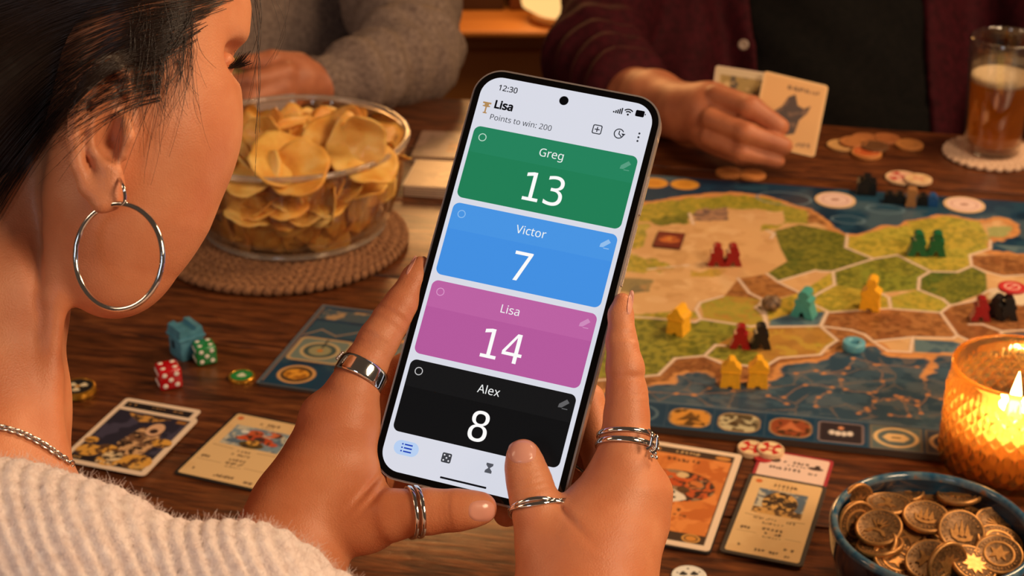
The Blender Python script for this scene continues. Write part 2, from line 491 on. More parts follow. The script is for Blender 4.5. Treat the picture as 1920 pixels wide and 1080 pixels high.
# ------------------------------------------------------------ table
TA = radians(-12.0)
tx, ty = np.array([cos(TA), sin(TA), 0]), np.array([-sin(TA), cos(TA), 0])
edge = P(880, 186)                                     # a point on the far edge
def wood(name):
    m = mat(name, (90, 50, 28), 0.30); ns, lk, b = nodes(m)
    b.inputs['Specular IOR Level'].default_value = 0.55
    tc = ns.new('ShaderNodeTexCoord'); mp = ns.new('ShaderNodeMapping')
    lk.new(tc.outputs['Object'], mp.inputs[0]); mp.inputs['Scale'].default_value = (1.6, 13, 1)
    n = ns.new('ShaderNodeTexNoise'); n.inputs['Scale'].default_value = 14; n.inputs['Detail'].default_value = 9; n.inputs['Roughness'].default_value = 0.62; n.inputs['Distortion'].default_value = 0.6
    lk.new(mp.outputs[0], n.inputs['Vector'])
    r = ramp(ns, [(0.28, (46, 20, 10)), (0.42, (82, 42, 20)), (0.55, (116, 63, 31)), (0.72, (148, 88, 46))])
    lk.new(n.outputs[0], r.inputs[0])
    mp2 = ns.new('ShaderNodeMapping'); lk.new(tc.outputs['Object'], mp2.inputs[0]); mp2.inputs['Scale'].default_value = (6, 160, 6)
    n2 = ns.new('ShaderNodeTexNoise'); n2.inputs['Scale'].default_value = 8; n2.inputs['Detail'].default_value = 4
    lk.new(mp2.outputs[0], n2.inputs['Vector'])
    r2 = ramp(ns, [(0.36, (110, 100, 95)), (0.56, (255, 255, 255))]); lk.new(n2.outputs[0], r2.inputs[0])
    mx = ns.new('ShaderNodeMixRGB'); mx.blend_type = 'MULTIPLY'; mx.inputs[0].default_value = 0.75
    lk.new(r.outputs[0], mx.inputs[1]); lk.new(r2.outputs[0], mx.inputs[2]); lk.new(mx.outputs[0], b.inputs['Base Color'])
    rr = ns.new('ShaderNodeMapRange'); rr.inputs[3].default_value = 0.42; rr.inputs[4].default_value = 0.22
    lk.new(n.outputs[0], rr.inputs[0]); lk.new(rr.outputs[0], b.inputs['Roughness'])
    bp = ns.new('ShaderNodeBump'); bp.inputs['Strength'].default_value = 0.35; bp.inputs['Distance'].default_value = 0.0006
    ad = ns.new('ShaderNodeMath'); ad.operation = 'ADD'
    lk.new(n.outputs[0], ad.inputs[0]); lk.new(n2.outputs[0], ad.inputs[1])
    lk.new(ad.outputs[0], bp.inputs['Height']); lk.new(bp.outputs[0], b.inputs['Normal'])
    return m
M_wood = wood('table_wood')
table = empty('wooden_table', (float(edge[0]), float(edge[1]), 0), TA, 'dark brown wooden dining table under the game, cards and bowls', 'table')
ytop = 0.0; k = 0
while ytop > -1.42:
    wd = [0.148, 0.131, 0.155, 0.139][k % 4]
    o = bm_obj('plank', bm_box(2.2, wd-0.0016, 0.035, 0.0015, c=(0.1, 0, 0)), M_wood, table, angle=40)
    # own grain per plank: shift inside the object's own space
    for v in o.data.vertices: v.co.x += 0.37*(k//1); v.co.y += ytop-wd/2
    o.location = (-0.37*k, 0, TZ-0.0175-0.0003*(k % 2))
    ytop -= wd; k += 1
for sx in (-0.95, 1.12):
    for sy in (-0.07, -1.33):
        bm_obj('leg', bm_box(0.07, 0.07, TZ-0.036, 0.006, c=(sx, sy, (TZ-0.036)/2)), M_wood, table)
bm_obj('apron', bm_box(2.0, 0.025, 0.09, 0.003, c=(0.09, -0.07, TZ-0.082)), M_wood, table)
bm_obj('apron', bm_box(2.0, 0.025, 0.09, 0.003, c=(0.09, -1.33, TZ-0.082)), M_wood, table)

# ------------------------------------------------------------ phone
_T = None
def solve_phone():
    src = np.array([[0, 0], [1, 0], [1, 1], [0, 1]], float)
    dst = np.array([[909.8, 139.5], [1231, 200.1], [1036.8, 954.8], [708.2, 876.4]])
    A = []
    for (x, y), (u, v) in zip(src, dst):
        A += [[x, y, 1, 0, 0, 0, -u*x, -u*y, -u], [0, 0, 0, x, y, 1, -v*x, -v*y, -v]]
    H = np.linalg.svd(np.array(A))[2][-1].reshape(3, 3); H /= H[2, 2]
    B = np.linalg.inv(np.array([[FPX, 0, 960], [0, FPX, 540], [0, 0, 1]]))@H
    s = 0.070/np.linalg.norm(B[:, 0])
    a, b, t = B.T*s
    tow = lambda v: RT*v[0]-UP*v[1]+FW*v[2]
    return CAM+tow(t), tow(a)/0.070, tow(b)/0.1615          # origin, per-metre axes right and down
PO, PA, PB = solve_phone()
PN = np.cross(PB, PA); PN /= np.linalg.norm(PN)              # out of the screen, towards the viewer
if PN@(CAM-PO) < 0: PN = -PN
phone = empty('smartphone', (0, 0, 0), 0, 'dark smartphone held upright in both hands showing a score keeping screen', 'phone')
# local frame: x right (mm/1000), y up, z out of the screen; screen spans x 0..0.070, y 0..-0.1615
MW = Matrix(((PA[0], -PB[0], PN[0], PO[0]), (PA[1], -PB[1], PN[1], PO[1]), (PA[2], -PB[2], PN[2], PO[2]), (0, 0, 0, 1)))
def onphone(name, bm, m, parent=None, z=0.0, smooth=False, angle=None):
    o = bm_obj(name, bm, m, None, smooth, angle)
    o.data.transform(Matrix.Translation((0, 0, z))); o.data.transform(MW)
    o.parent = parent or phone
    return o
def flat(pts, bm=None):
    bm = bm or bmesh.new(); bm.faces.new([bm.verts.new((x/1000, -y/1000, 0)) for x, y in pts]); return bm
def rr(x0, y0, x1, y1, r, n=8): return rrect(x1-x0, y1-y0, r, n, (x0+x1)/2, (y0+y1)/2)
def fix(pts): return pts
M_metal = mat('phone_frame', (190, 176, 170), 0.3, .55)
M_btn = mat('phone_button', (214, 200, 196), 0.25, .5)
M_black = mat('phone_glass_black', (4, 4, 5), 0.08)
M_back = mat('phone_back', (40, 38, 44), 0.3)
W_, H_ = 70.0, 161.5
def scale_pts(pts): return [(x/1000, -y/1000) for x, y in pts]
fr = bm_prism(list(reversed(scale_pts(rr(-3.3, -3.3, W_+3.3, H_+3.3, 11.5, 14)))), -0.0082, -0.0006, 0.0016, 4)
onphone('frame', fr, M_metal, smooth=True, angle=50)
gl = bm_prism(list(reversed(scale_pts(rr(-2.5, -2.5, W_+2.5, H_+2.5, 10.6, 14)))), -0.0012, -0.00012, 0.0005, 3)
onphone('front_glass', gl, M_black, smooth=True, angle=50)
bk = bm_prism(list(reversed(scale_pts(rr(-2.6, -2.6, W_+2.6, H_+2.6, 10.6, 14)))), -0.0088, -0.0080, 0.0003, 2)
onphone('back_glass', bk, M_back, smooth=True, angle=50)
for (y0, y1, side) in ((27.5, 43, 1), (47, 72, 1)):
    onphone('side_button', bm_prism(scale_pts([(W_+3.0, y0), (W_+3.0, y1), (W_+3.9, y1), (W_+3.9, y0)]), -0.0058, -0.0026, 0.0003, 2), M_btn, smooth=True, angle=50)
for y0, y1 in ((34, 44), (47, 56)):
    onphone('side_button', bm_prism(scale_pts([(-3.7, y0), (-3.7, y1), (-3.1, y1), (-3.1, y0)]), -0.0058, -0.0026, 0.0002, 2), M_btn, smooth=True, angle=50)
M_band = mat('antenna_band', (190, 165, 145), 0.5)
for y0 in (11.5, 118):
    onphone('antenna_band', bm_prism(scale_pts([(W_+2.9, y0), (W_+2.9, y0+1.2), (W_+3.36, y0+1.2), (W_+3.36, y0)]), -0.0075, -0.0010), M_band)
onphone('antenna_band', bm_prism(scale_pts([(50, -3.36), (50, -2.9), (51.2, -2.9), (51.2, -3.36)]), -0.0075, -0.0010), M_band)

SCR = emit('screen_light', (216, 219, 231), .96)
scr = onphone('screen', flat(fix(rr(0, 0, W_, H_, 8.2, 14))), SCR, z=0.0)
em = {}
NUMF = None
def E_(c):
    if c not in em: em[c] = emit('screen_ink_%d_%d_%d' % c, c, .95)
    return em[c]
def ui(name, pts, c, z=0.00004, parent=None): return onphone(name, flat(fix(pts)), E_(c), parent or scr, z)
FONT = None
try:
    FONT = bpy.data.fonts.load(os.path.join(bpy.utils.resource_path('LOCAL'), 'datafiles', 'fonts', 'NotoSansHebrew-Regular.woff2'))
    NUMF = bpy.data.fonts.load(os.path.join(bpy.utils.resource_path('LOCAL'), 'datafiles', 'fonts', 'DejaVuSansMono.woff2'))
except Exception:
    FONT = FONT
_caps = {}
def cap_of(font):
    key = font.name if font else ''
    if key not in _caps:
        cu = bpy.data.curves.new('cap', 'FONT'); cu.body = 'H'; cu.size = 1
        if font: cu.font = font
        t = bpy.data.objects.new('cap', cu); COL.objects.link(t)
        me = bpy.data.meshes.new_from_object(t.evaluated_get(bpy.context.evaluated_depsgraph_get()))
        ys = [v.co.y for v in me.vertices]; _caps[key] = max(ys)-min(ys)
        bpy.data.objects.remove(t); bpy.data.curves.remove(cu); bpy.data.meshes.remove(me)
    return _caps[key]
def ui_text(name, s, x, y, size, c, align='CENTER', bold=0.0, parent=None, z=0.00009, font=None, sx=1.0, cap_h=True):
    """y = vertical centre of the capitals"""
    cu = bpy.data.curves.new(name, 'FONT'); cu.body = s; cu.size = 1; cu.align_x = align
    if font: cu.font = font
    cu.offset = bold; cu.resolution_u = 6
    t = bpy.data.objects.new(name, cu); COL.objects.link(t)
    me = bpy.data.meshes.new_from_object(t.evaluated_get(bpy.context.evaluated_depsgraph_get()))
    bpy.data.objects.remove(t); bpy.data.curves.remove(cu)
    n = len(me.vertices); co = np.empty(n*3, np.float32); me.vertices.foreach_get('co', co); co = co.reshape(-1, 3)
    # size = cap height in mm
    k = size/cap_of(font)
    co[:, 0] = (x+co[:, 0]*k*sx)/1000; co[:, 1] = (-y-size/2+co[:, 1]*k)/1000; co[:, 2] = z
    me.vertices.foreach_set('co', co.ravel()); me.transform(MW)
    me.materials.clear(); me.materials.append(E_(c)); me.name = name
    o = bpy.data.objects.new(name, me); COL.objects.link(o); o.parent = parent or scr
    return o
def circ(x, y, r, n=28, a0=0, a1=360): return [(x+r*cos(radians(a0+(a1-a0)*i/n)), y+r*sin(radians(a0+(a1-a0)*i/n))) for i in range(n if a1-a0 == 360 else n+1)]
def ringbm(x, y, r, wd, n=32, a0=0, a1=360):
    bm = bmesh.new(); A, B2 = [], []
    m = n+1
    for i in range(m):
        a = radians(a0+(a1-a0)*i/n)
        A.append(bm.verts.new(((x+(r+wd/2)*cos(a))/1000, -(y+(r+wd/2)*sin(a))/1000, 0)))
        B2.append(bm.verts.new(((x+(r-wd/2)*cos(a))/1000, -(y+(r-wd/2)*sin(a))/1000, 0)))
    for i in range(n): bm.faces.new((A[i], A[i+1], B2[i+1], B2[i]))
    return bm
def box(x0, y0, x1, y1): return [(x0, y0), (x1, y0), (x1, y1), (x0, y1)]
BK = (22, 22, 26); MB_ = (45, 48, 56)
ui_text('clock_text', '12:30', 6.6, 4.2, 2.25, BK, 'LEFT', 0.012, font=FONT)
ui_text('title_text', 'Lisa', 6.8, 11.2, 3.1, (8, 8, 12), 'LEFT', 0.034, font=FONT, sx=1.0)
ui_text('subtitle_text', 'Points to win: 200', 6.3, 16.6, 2.2, (40, 42, 48), 'LEFT', 0.0, font=FONT, sx=1.0)
ui('camera_hole', circ(33.7, 4.6, 1.85), (6, 6, 8), 0.00012)
GO = (178, 138, 88)
tr = ui('trophy_icon', box(2.2, 11.0, 5.6, 11.7), GO)
for b in (box(3.0, 11.7, 4.8, 13.0), box(3.6, 13.0, 4.2, 15.2), box(3.1, 15.2, 4.7, 15.7), box(2.4, 12.4, 5.4, 12.9)): ui('trophy_piece', b, GO, 0.00005, tr)
sg = ui('signal_icon', box(53.8, 4.9, 54.4, 5.5), BK)
for i in range(4): ui('signal_bar', box(54.7+0.75*i, 4.4-0.45*i, 55.2+0.75*i, 5.6), BK, 0.00005, sg)
wf = ui('wifi_icon', circ(59.8, 5.3, 0.42, 12), BK)
for r in (1.25, 2.15): onphone('wifi_arc', ringbm(59.8, 5.3, r, 0.5, 16, 222, 318), E_(BK), wf, 0.00005)
bt = ui('battery_icon', rr(62.6, 2.7, 66.1, 5.3, 0.5), (5, 5, 8)); ui('battery_tip', box(66.3, 3.7, 66.7, 4.3), BK, 0.00005, bt)
ad = onphone('add_icon', ringbm(49.5, 13.5, 0.001, 0.0, 4), E_(MB_), scr, 0.00005)
bm = bmesh.new(); o1 = rr(47.6, 11.6, 51.4, 15.4, 0.7, 5); o2 = rr(48.0, 12.0, 51.0, 15.0, 0.4, 5)
a_ = [bm.verts.new((x/1000, -y/1000, 0)) for x, y in o1]; b_ = [bm.verts.new((x/1000, -y/1000, 0)) for x, y in o2]
for i in range(len(a_)): j = (i+1) % len(a_); bm.faces.new((a_[i], a_[j], b_[j], b_[i]))
onphone('add_box', bm, E_(MB_), ad, 0.00005)
ui('add_cross', box(48.5, 13.3, 50.5, 13.72), MB_, 0.00005, ad); ui('add_cross', box(49.3, 12.5, 49.72, 14.5), MB_, 0.00006, ad)
hs = onphone('history_icon', ringbm(58.3, 13.5, 1.85, 0.42, 32, 20, 330), E_(MB_), scr, 0.00005)
ui('clock_hand', box(58.1, 12.3, 58.5, 13.9), MB_, 0.00005, hs); ui('clock_hand', [(58.1, 13.6), (58.4, 13.4), (59.7, 14.5), (59.4, 14.8)], MB_, 0.00006, hs)
ui('arrow_head', [(59.2, 13.2), (60.9, 13.2), (60.1, 14.3)], MB_, 0.00005, hs)
mn = ui('menu_icon', circ(66.1, 11.9, 0.42, 12), MB_)
for y in (13.45, 15.0): ui('menu_dot', circ(66.1, y, 0.42, 12), MB_, 0.00005, mn)
CARDS = [('Greg', '13', 21.2, 51.0, (36, 131, 93), (32, 127, 86), (190, 222, 206), (88, 158, 130)),
         ('Victor', '7', 53.2, 82.8, (72, 149, 229), (66, 144, 228), (140, 190, 240), (146, 190, 238)),
         ('Lisa', '14', 85.2, 115.0, (188, 98, 164), (181, 90, 158), (216, 150, 200), (206, 140, 190)),
         ('Alex', '8', 117.4, 146.2, (21, 21, 22), (15, 15, 16), (196, 196, 198), (96, 96, 98))]
for nm, sc_, y0, y1, ctop, cmain, cring, cpen in CARDS:
    p = ui('score_panel', rr(1.6, y0, 68.2, y1, 2.6), cmain, 0.00004)
    # slightly lighter header band
    hd = rrect(66.6, 10.6, 2.6, 8, 34.9, y0+5.3)
    hd = [(x, max(y, y)) for x, y in hd]
    top = [q for q in hd if q[1] <= y0+2.6+1e-6]
    # order: right-bottom.. keep a simple polygon
    pts = [(1.6, y0+10.8)] + [(1.6+2.6-2.6*cos(radians(a)), y0+2.6-2.6*sin(radians(a))) for a in range(0, 91, 15)] + [(68.2-2.6+2.6*sin(radians(a)), y0+2.6-2.6*cos(radians(a))) for a in range(0, 91, 15)] + [(68.2, y0+10.8)]
    ui('header_band', pts, ctop, 0.00006, p)
    ui_text('name_text', nm, 34.5, y0+5.6, 3.2, (240, 244, 244), 'CENTER', 0.0, p, font=FONT)
    ui_text('score_text', sc_, 34.7 if len(sc_) == 2 else 34.3, y0+19.9, 11.6, (252, 252, 252), 'CENTER', 0.0, p, font=NUMF, sx=.98)
    onphone('select_circle', ringbm(5.7, y0+4.3, 1.45, 0.34), E_(cring), p, 0.00009)
    pc = ui('pencil_icon', [(62.2, y0+4.6), (64.8, y0+2.4), (66.0, y0+3.6), (63.4, y0+5.9), (62.0, y0+6.0)], cpen, 0.00009, p)
    ui('underline', box(63.6, y0+6.0, 65.8, y0+6.35), cpen, 0.0001, pc)
nv = ui('list_tab', rr(4.0, 149.1, 13.9, 154.7, 2.75, 10), (182, 208, 244))
for i in range(3):
    ui('list_dot', box(6.9, 150.2+1.35*i, 7.5, 150.75+1.35*i), (20, 60, 180), 0.00009, nv)
    ui('list_bar', box(8.0, 150.2+1.35*i, 11.2, 150.75+1.35*i), (20, 60, 180), 0.00009, nv)
dc = ui('dice_icon', rr(23.3, 150.0, 27.1, 153.8, 0.6, 5), (62, 64, 70))
for x, y in ((-1, -1), (1, -1), (0, 0), (-1, 1), (1, 1)): ui('dice_dot', circ(25.2+x, 151.9+y, 0.34, 10), (225, 226, 232), 0.00009, dc)
hg = ui('hourglass_icon', [(40.9, 150.1), (43.6, 150.1), (43.6, 150.9), (42.55, 151.95), (43.6, 153.0), (43.6, 153.9), (40.9, 153.9), (40.9, 153.0), (41.95, 151.95), (40.9, 150.9)], (84, 86, 94))
ui('home_bar', rr(24.7, 159.2, 43.2, 159.95, 0.3, 4), (14, 14, 18), 0.00006)

# ------------------------------------------------------------ the woman holding the phone
def skin_mat(name, base, dark, sss=0.12, rough=0.5, fine=1.0):
    m = mat(name, base, rough); ns, lk, b = nodes(m)
    b.inputs['Subsurface Weight'].default_value = sss
    b.inputs['Subsurface Radius'].default_value = (1.0, 0.35, 0.2)
    b.inputs['Subsurface Scale'].default_value = 0.004
    tc = ns.new('ShaderNodeTexCoord')
    n = ns.new('ShaderNodeTexNoise'); n.inputs['Scale'].default_value = 45; n.inputs['Detail'].default_value = 5
    lk.new(tc.outputs['Object'], n.inputs['Vector'])
    r = ramp(ns, [(0.35, dark), (0.62, base)]); lk.new(n.outputs[0], r.inputs[0]); lk.new(r.outputs[0], b.inputs['Base Color'])
    v = ns.new('ShaderNodeTexVoronoi'); v.inputs['Scale'].default_value = 1500/fine; v.feature = 'F1'
    n3 = ns.new('ShaderNodeTexNoise'); n3.inputs['Scale'].default_value = 320; n3.inputs['Detail'].default_value = 4
    lk.new(tc.outputs['Object'], v.inputs['Vector']); lk.new(tc.outputs['Object'], n3.inputs['Vector'])
    ad = ns.new('ShaderNodeMath'); ad.operation = 'ADD'; lk.new(v.outputs[0], ad.inputs[0]); lk.new(n3.outputs[0], ad.inputs[1])
    bp = ns.new('ShaderNodeBump'); bp.inputs['Strength'].default_value = 0.22; bp.inputs['Distance'].default_value = 0.0004
    lk.new(ad.outputs[0], bp.inputs['Height']); lk.new(bp.outputs[0], b.inputs['Normal'])
    return m
M_skin = skin_mat('skin_warm', (216, 142, 100), (204, 124, 82))
M_nail = mat('nail', (224, 160, 140), 0.22)

def crease(p, at, dr, w=0.0009, amp=0.0005, n=(0,), reach=0.012):
    """shallow grooves across a finger at `at` along direction dr (world)"""
    s = (p-at)@dr
    near = np.exp(-(((p-at)**2).sum(1))/(reach*reach))
    g = 0
    for o in n: g = g+np.exp(-((s-o)/w)**2)
    return g*amp*near*3.0
def QD(a, b):
    d = Q(*b)-Q(*a); return d/np.linalg.norm(d)

def left_hand(p):
    idx = chain(p, [(790, 494, .634, 15), (779, 520, .633, 25), (754, 570, .630, 33), (733, 602, .628, 37), (708, 640, .626, 38), (685, 684, .624, 41), (661, 735, .622, 49), (648, 790, .622, 60)], .002)
    th = chain(p, [(902, 953, .598, 30), (880, 955, .598, 33), (850, 957, .599, 38), (808, 959, .600, 41), (775, 960, .602, 41), (735, 966, .605, 47), (690, 972, .611, 60), (640, 950, .616, 74)], .003)
    palm = chain(p, [(636, 800, .624, 64), (612, 870, .624, 80), (575, 960, .620, 103), (535, 1050, .612, 110), (470, 1150, .60, 118), (330, 1400, .55, 150)], .006)
    web = chain(p, [(655, 800, .628, 52), (655, 905, .622, 66), (668, 965, .614, 62)], .004)
    mid = chain(p, [(672, 800, .650, 44), (715, 722, .655, 40), (762, 700, .656, 37), (830, 650, .660, 34), (900, 640, .658, 28)], .002)
    rg = chain(p, [(665, 870, .652, 46), (722, 812, .658, 40), (800, 790, .658, 36), (880, 770, .656, 28)], .002)
    lt = chain(p, [(655, 930, .648, 46), (720, 900, .652, 38), (780, 880, .650, 34), (850, 868, .648, 26)], .002)
    hp = chain(p, [(650, 850, .640, 62), (690, 900, .640, 48)], .004)
    o = smin(palm, web, .006)
    o = smin(o, idx, .007); o = smin(o, th, .007)
    o = smin(o, hp, .006)
    b = smin(smin(mid, rg, .001), lt, .001)
    o = smin(o, b, .004)
    # knuckle and tendons
    o = smin(o, chain(p, [(596, 776, .622, 24), (612, 800, .620, 26)]), .010)
    dr = QD((754, 570, .63), (708, 640, .626))
    o = o+crease(p, Q(738, 592, .618), dr, n=(-.0016, 0, .0018, .0034), amp=.00035)
    o = o+crease(p, Q(690, 640, .618), dr, n=(-.003, -.0012, .0008, .003), amp=.0003, reach=.007)
    drt = QD((735, 966, .605), (850, 957, .599))
    o = o+crease(p, Q(822, 957, .592), drt, n=(-.004, -.0022, -.0004, .0015, .0035), amp=.0003, reach=.009)
    o = o+crease(p, Q(700, 905, .607), QD((650, 860, .61), (700, 905, .61)), n=(0, .004), amp=.0006, w=.0010, reach=.012)
    return o
def right_hand(p):
    th = chain(p, [(981, 854, .5985, 31), (985, 876, .5985, 36), (993, 905, .598, 41), (1002, 940, .596, 43), (1012, 975, .595, 47), (1027, 1020, .594, 60), (1050, 1085, .592, 82)], .003, (FW, .92))
    idx = chain(p, [(1167, 566, .614, 17), (1164, 590, .613, 23), (1166, 640, .610, 29), (1172, 690, .608, 35), (1176, 735, .607, 39), (1175, 780, .606, 42), (1173, 825, .604, 47), (1172, 870, .602, 54), (1172, 915, .601, 68)], .002)
    palm = chain(p, [(1166, 925, .604, 78), (1140, 990, .601, 98), (1112, 1050, .598, 120), (1098, 1120, .594, 126), (1100, 1300, .57, 150), (1130, 1500, .53, 180)], .006)
    kn = chain(p, [(1222, 925, .606, 30), (1212, 975, .606, 36)], .004)
    mid = chain(p, [(1150, 900, .626, 48), (1118, 830, .634, 34), (1103, 748, .640, 29), (1040, 705, .645, 27)], .002)
    rg = chain(p, [(1135, 935, .630, 46), (1100, 880, .642, 33), (1078, 822, .648, 29), (1000, 800, .652, 26)], .002)
    lt = chain(p, [(1115, 970, .632, 44), (1066, 930, .648, 33), (1010, 945, .640, 30), (950, 962, .634, 26)], .002)
    o = smin(palm, th, .005)
    o = smin(o, idx, .006); o = smin(o, kn, .010)
    o = smin(o, smin(smin(mid, rg, .001), lt, .001), .003)
    web = chain(p, [(1080, 1010, .602, 40), (1110, 985, .604, 44)], .003)
    o = smin(o, web, .005)
    dr = QD((1172, 690, .608), (1175, 780, .606))
    o = o+crease(p, Q(1196, 722, .602), dr, n=(-.0035, -.0018, 0, .0017, .0036), amp=.00035, reach=.008)
    o = o+crease(p, Q(1185, 630, .604), dr, n=(-.0012, .0008), amp=.0003, reach=.006)
    drt = QD((985, 876, .598), (1002, 940, .596))
    o = o+crease(p, Q(1000, 893, .590), drt, n=(-.0042, -.0022, 0, .0024, .005), amp=.0003, reach=.009)
    # creases at the web and tendons on the back of the hand
    o = o+crease(p, Q(1085, 985, .592), QD((1060, 1010, .59), (1110, 960, .59)), n=(0,), amp=.0010, w=.0012, reach=.010)
    return o

def head_raw(p):
    face = chain(p, [(290, -60, .585, 160), (277, 60, .585, 152), (280, 190, .585, 150), (281, 235, .585, 150), (262, 300, .585, 147), (235, 400, .585, 137), (214, 495, .585, 103)], .012)
    face = smin(face, chain(p, [(428, 52, .592, 20), (432, 20, .595, 22)]), .016)
    brow = chain(p, [(392, 118, .575, 24)])
    sk = ell_px(p, 60, -140, .615, 340, 330, .060)
    mass = chain(p, [(150, 180, .612, 158), (90, 320, .615, 150)], .01)
    neck = chain(p, [(0, 380, .60, 120), (-8, 560, .592, 124), (-14, 760, .585, 132), (-20, 900, .58, 150)], .01)
    scm = chain(p, [(118, 440, .575, 24), (106, 560, .575, 18), (96, 700, .575, 16), (90, 840, .57, 22)], .004)
    sh = chain(p, [(-40, 930, .56, 130), (60, 985, .56, 110)], .01)
    o = smin(face, mass, .012); o = smin(o, sk, .02)
    o = smin(o, neck, .008); o = smin(o, scm, .007); o = smin(o, sh, .02)
    # eye socket hollow
    o = -smin(-o, ell_px(p, 440, 112, .588, 32, 30, .012), .006)
    o = smin(o, ell_px(p, 424, 118, .590, 17, 20, .006), .002)
    return o
def ear(p):
    # auricle: thin tilted plate plus rim, with hollows
    plate = ell_px(p, 186, 250, .549, 52, 120, .0060, 0.10)
    lobe = ell_px(p, 200, 350, .544, 33, 46, .0045, 0.15)
    rim = chain(p, [(240, 178, .546, 9), (232, 140, .544, 11), (212, 122, .542, 12), (182, 132, .540, 13), (156, 168, .539, 14), (142, 215, .539, 14), (139, 262, .540, 14), (146, 310, .541, 14), (163, 352, .542, 16), (190, 382, .542, 17), (212, 378, .543, 15), (224, 350, .545, 10)], .0015)
    anti = chain(p, [(212, 168, .542, 9), (186, 192, .542, 11), (172, 235, .542, 12), (176, 282, .542, 12), (196, 312, .542, 13), (216, 322, .543, 12)], .002)
    trag = chain(p, [(236, 228, .545, 12), (238, 258, .544, 13), (230, 290, .544, 12)], .003)
    o = smin(plate, lobe, .004); o = smin(o, rim, .002); o = smin(o, anti, .002); o = smin(o, trag, .003)
    groove = chain(p, [(214, 145, .538, 6), (180, 158, .536, 8), (160, 205, .535, 8), (156, 262, .536, 8), (166, 318, .537, 7)], .001)
    o = -smin(-o, groove, .002)
    concha = chain(p, [(203, 222, .542, 15), (203, 262, .542, 19), (206, 285, .542, 12)], .003)
    canal = chain(p, [(205, 235, .545, 13), (208, 262, .547, 15)], .003)
    return o, smin(concha, canal, .003)
def head(p):
    h = head_raw(p); e, c = ear(p)
    o = smin(h, e, .005)
    o = -smin(-o, c, .0025)
    return o
def person_bounds(pts):
    W = np.array([Q(*q[:3]) for q in pts]); r = max(q[3]*q[2]/FPX for q in pts)+.012
    return W.min(0)-r, W.max(0)+r

woman = empty('person', (0, 0, 0), 0, 'dark haired person in cream ribbed sweater seen from behind holding the phone', 'person')
parts = []
lo, hi = person_bounds([(790, 494, .634, 15), (902, 953, .598, 33), (900, 640, .66, 30), (470, 1150, .60, 118), (330, 1400, .55, 150), (800, 790, .66, 40)])
V1, F1 = surface_nets(left_hand, lo, hi, .0009)
parts.append((relax(V1, F1, 1, .3), F1))
lo, hi = person_bounds([(1167, 566, .614, 17), (950, 962, .634, 30), (1000, 800, .652, 30), (1166, 925, .604, 78), (1100, 1300, .57, 120), (1130, 1500, .53, 120)])
V1, F1 = surface_nets(right_hand, lo, hi, .0009)
parts.append((relax(V1, F1, 1, .3), F1))
lo, hi = Q(-560, 520, .60), Q(480, 520, .60)
lo = np.array([lo[0], .42, .90]); hi = np.array([hi[0]+.005, .70, 1.34])
V1, F1 = surface_nets(head, lo, hi, .0013)
parts.append((relax(V1, F1, 1, .3), F1))
V = np.concatenate([v for v, f in parts]); offs = np.cumsum([0]+[len(v) for v, f in parts[:-1]])
Fc = np.concatenate([f+o for (v, f), o in zip(parts, offs)])
body = big_mesh('body', V, Fc, M_skin, woman)

# finger nails laid on the finger surfaces
def nail(f, cx, cy, ang, L, Wd, d0, d1, sq=2.6, lift=.00035, label=None):
    """cx, cy centre; ang = direction of the finger tip in degrees (0 = right, 90 = up)"""
    n = 15; c, s = cos(radians(ang)), sin(radians(ang))
    pts = []
    for i in range(n):
        for j in range(n):
            u, v = -1+2*i/(n-1), -1+2*j/(n-1)
            # squircle map
            k = (abs(u)**sq+abs(v)**sq)**(1/sq)+1e-9
            m = max(abs(u), abs(v)); u, v = u/k*m, v/k*m
            pts.append((cx+(u*L/2)*c-(v*Wd/2)*s, cy-(u*L/2)*s-(v*Wd/2)*c))
    px, py = np.array(pts).T
    d, W = march(f, px, py, d0, d1, 60)
    ok = ~np.isnan(d)
    if not ok.all(): d = np.where(ok, d, np.nanmax(d)); 
    e = np.maximum.reduce([np.abs(np.linspace(-1, 1, n))[:, None].repeat(n, 1).ravel(), np.abs(np.linspace(-1, 1, n))[None].repeat(n, 0).ravel()])
    d = d-lift*np.where(e > .99, -0.3, 1)
    Rv = np.array([rayv(a, b) for a, b in zip(px, py)])
    W = CAM+Rv*d[:, None]
    i = (np.arange(n-1)[:, None]*n+np.arange(n-1)[None]).ravel()
    return big_mesh('nail', W, np.stack([i, i+n, i+n+1, i+1], 1), M_nail, woman)
nail(right_hand, 979, 847, 97, 44, 53, .55, .63)
nail(left_hand, 903, 958, 0, 50, 40, .55, .63)
nail(right_hand, 1182, 567, 82, 46, 11, .57, .64)
nail(left_hand, 771, 497, 63, 40, 7, .58, .66)

# sweater: cream ribbed knit
M_knit = noise_mat('cream_wool', [(0.3, (230, 208, 202)), (0.7, (250, 234, 230))], 260, 0.95, bump=0.8, bscale=1400, bdist=.0006)
M_knit.node_tree.nodes['Principled BSDF'].inputs['Sheen Weight'].default_value = 0.4
M_knit.node_tree.nodes['Principled BSDF'].inputs['Subsurface Weight'].default_value = 0.0
def sweater_f(p):
    o = chain(p, [(-160, 1140, .50, 240), (0, 1124, .495, 238), (150, 1138, .49, 204), (320, 1186, .485, 152), (450, 1196, .49, 148), (600, 1232, .505, 126), (690, 1320, .52, 130)], .012)
    arm = chain(p, [(450, 1158, .49, 152), (420, 1330, .50, 200), (200, 1500, .47, 320)], .02)
    r = chain(p, [(1090, 1420, .55, 215), (1040, 1750, .47, 270), (600, 2000, .40, 330), (150, 1500, .45, 330)], .02)
    o = smin(o, arm, .02); return smin(o, r, .02)
lo = np.array([-.25, .02, .62]); hi = np.array([.20, .56, 1.18])
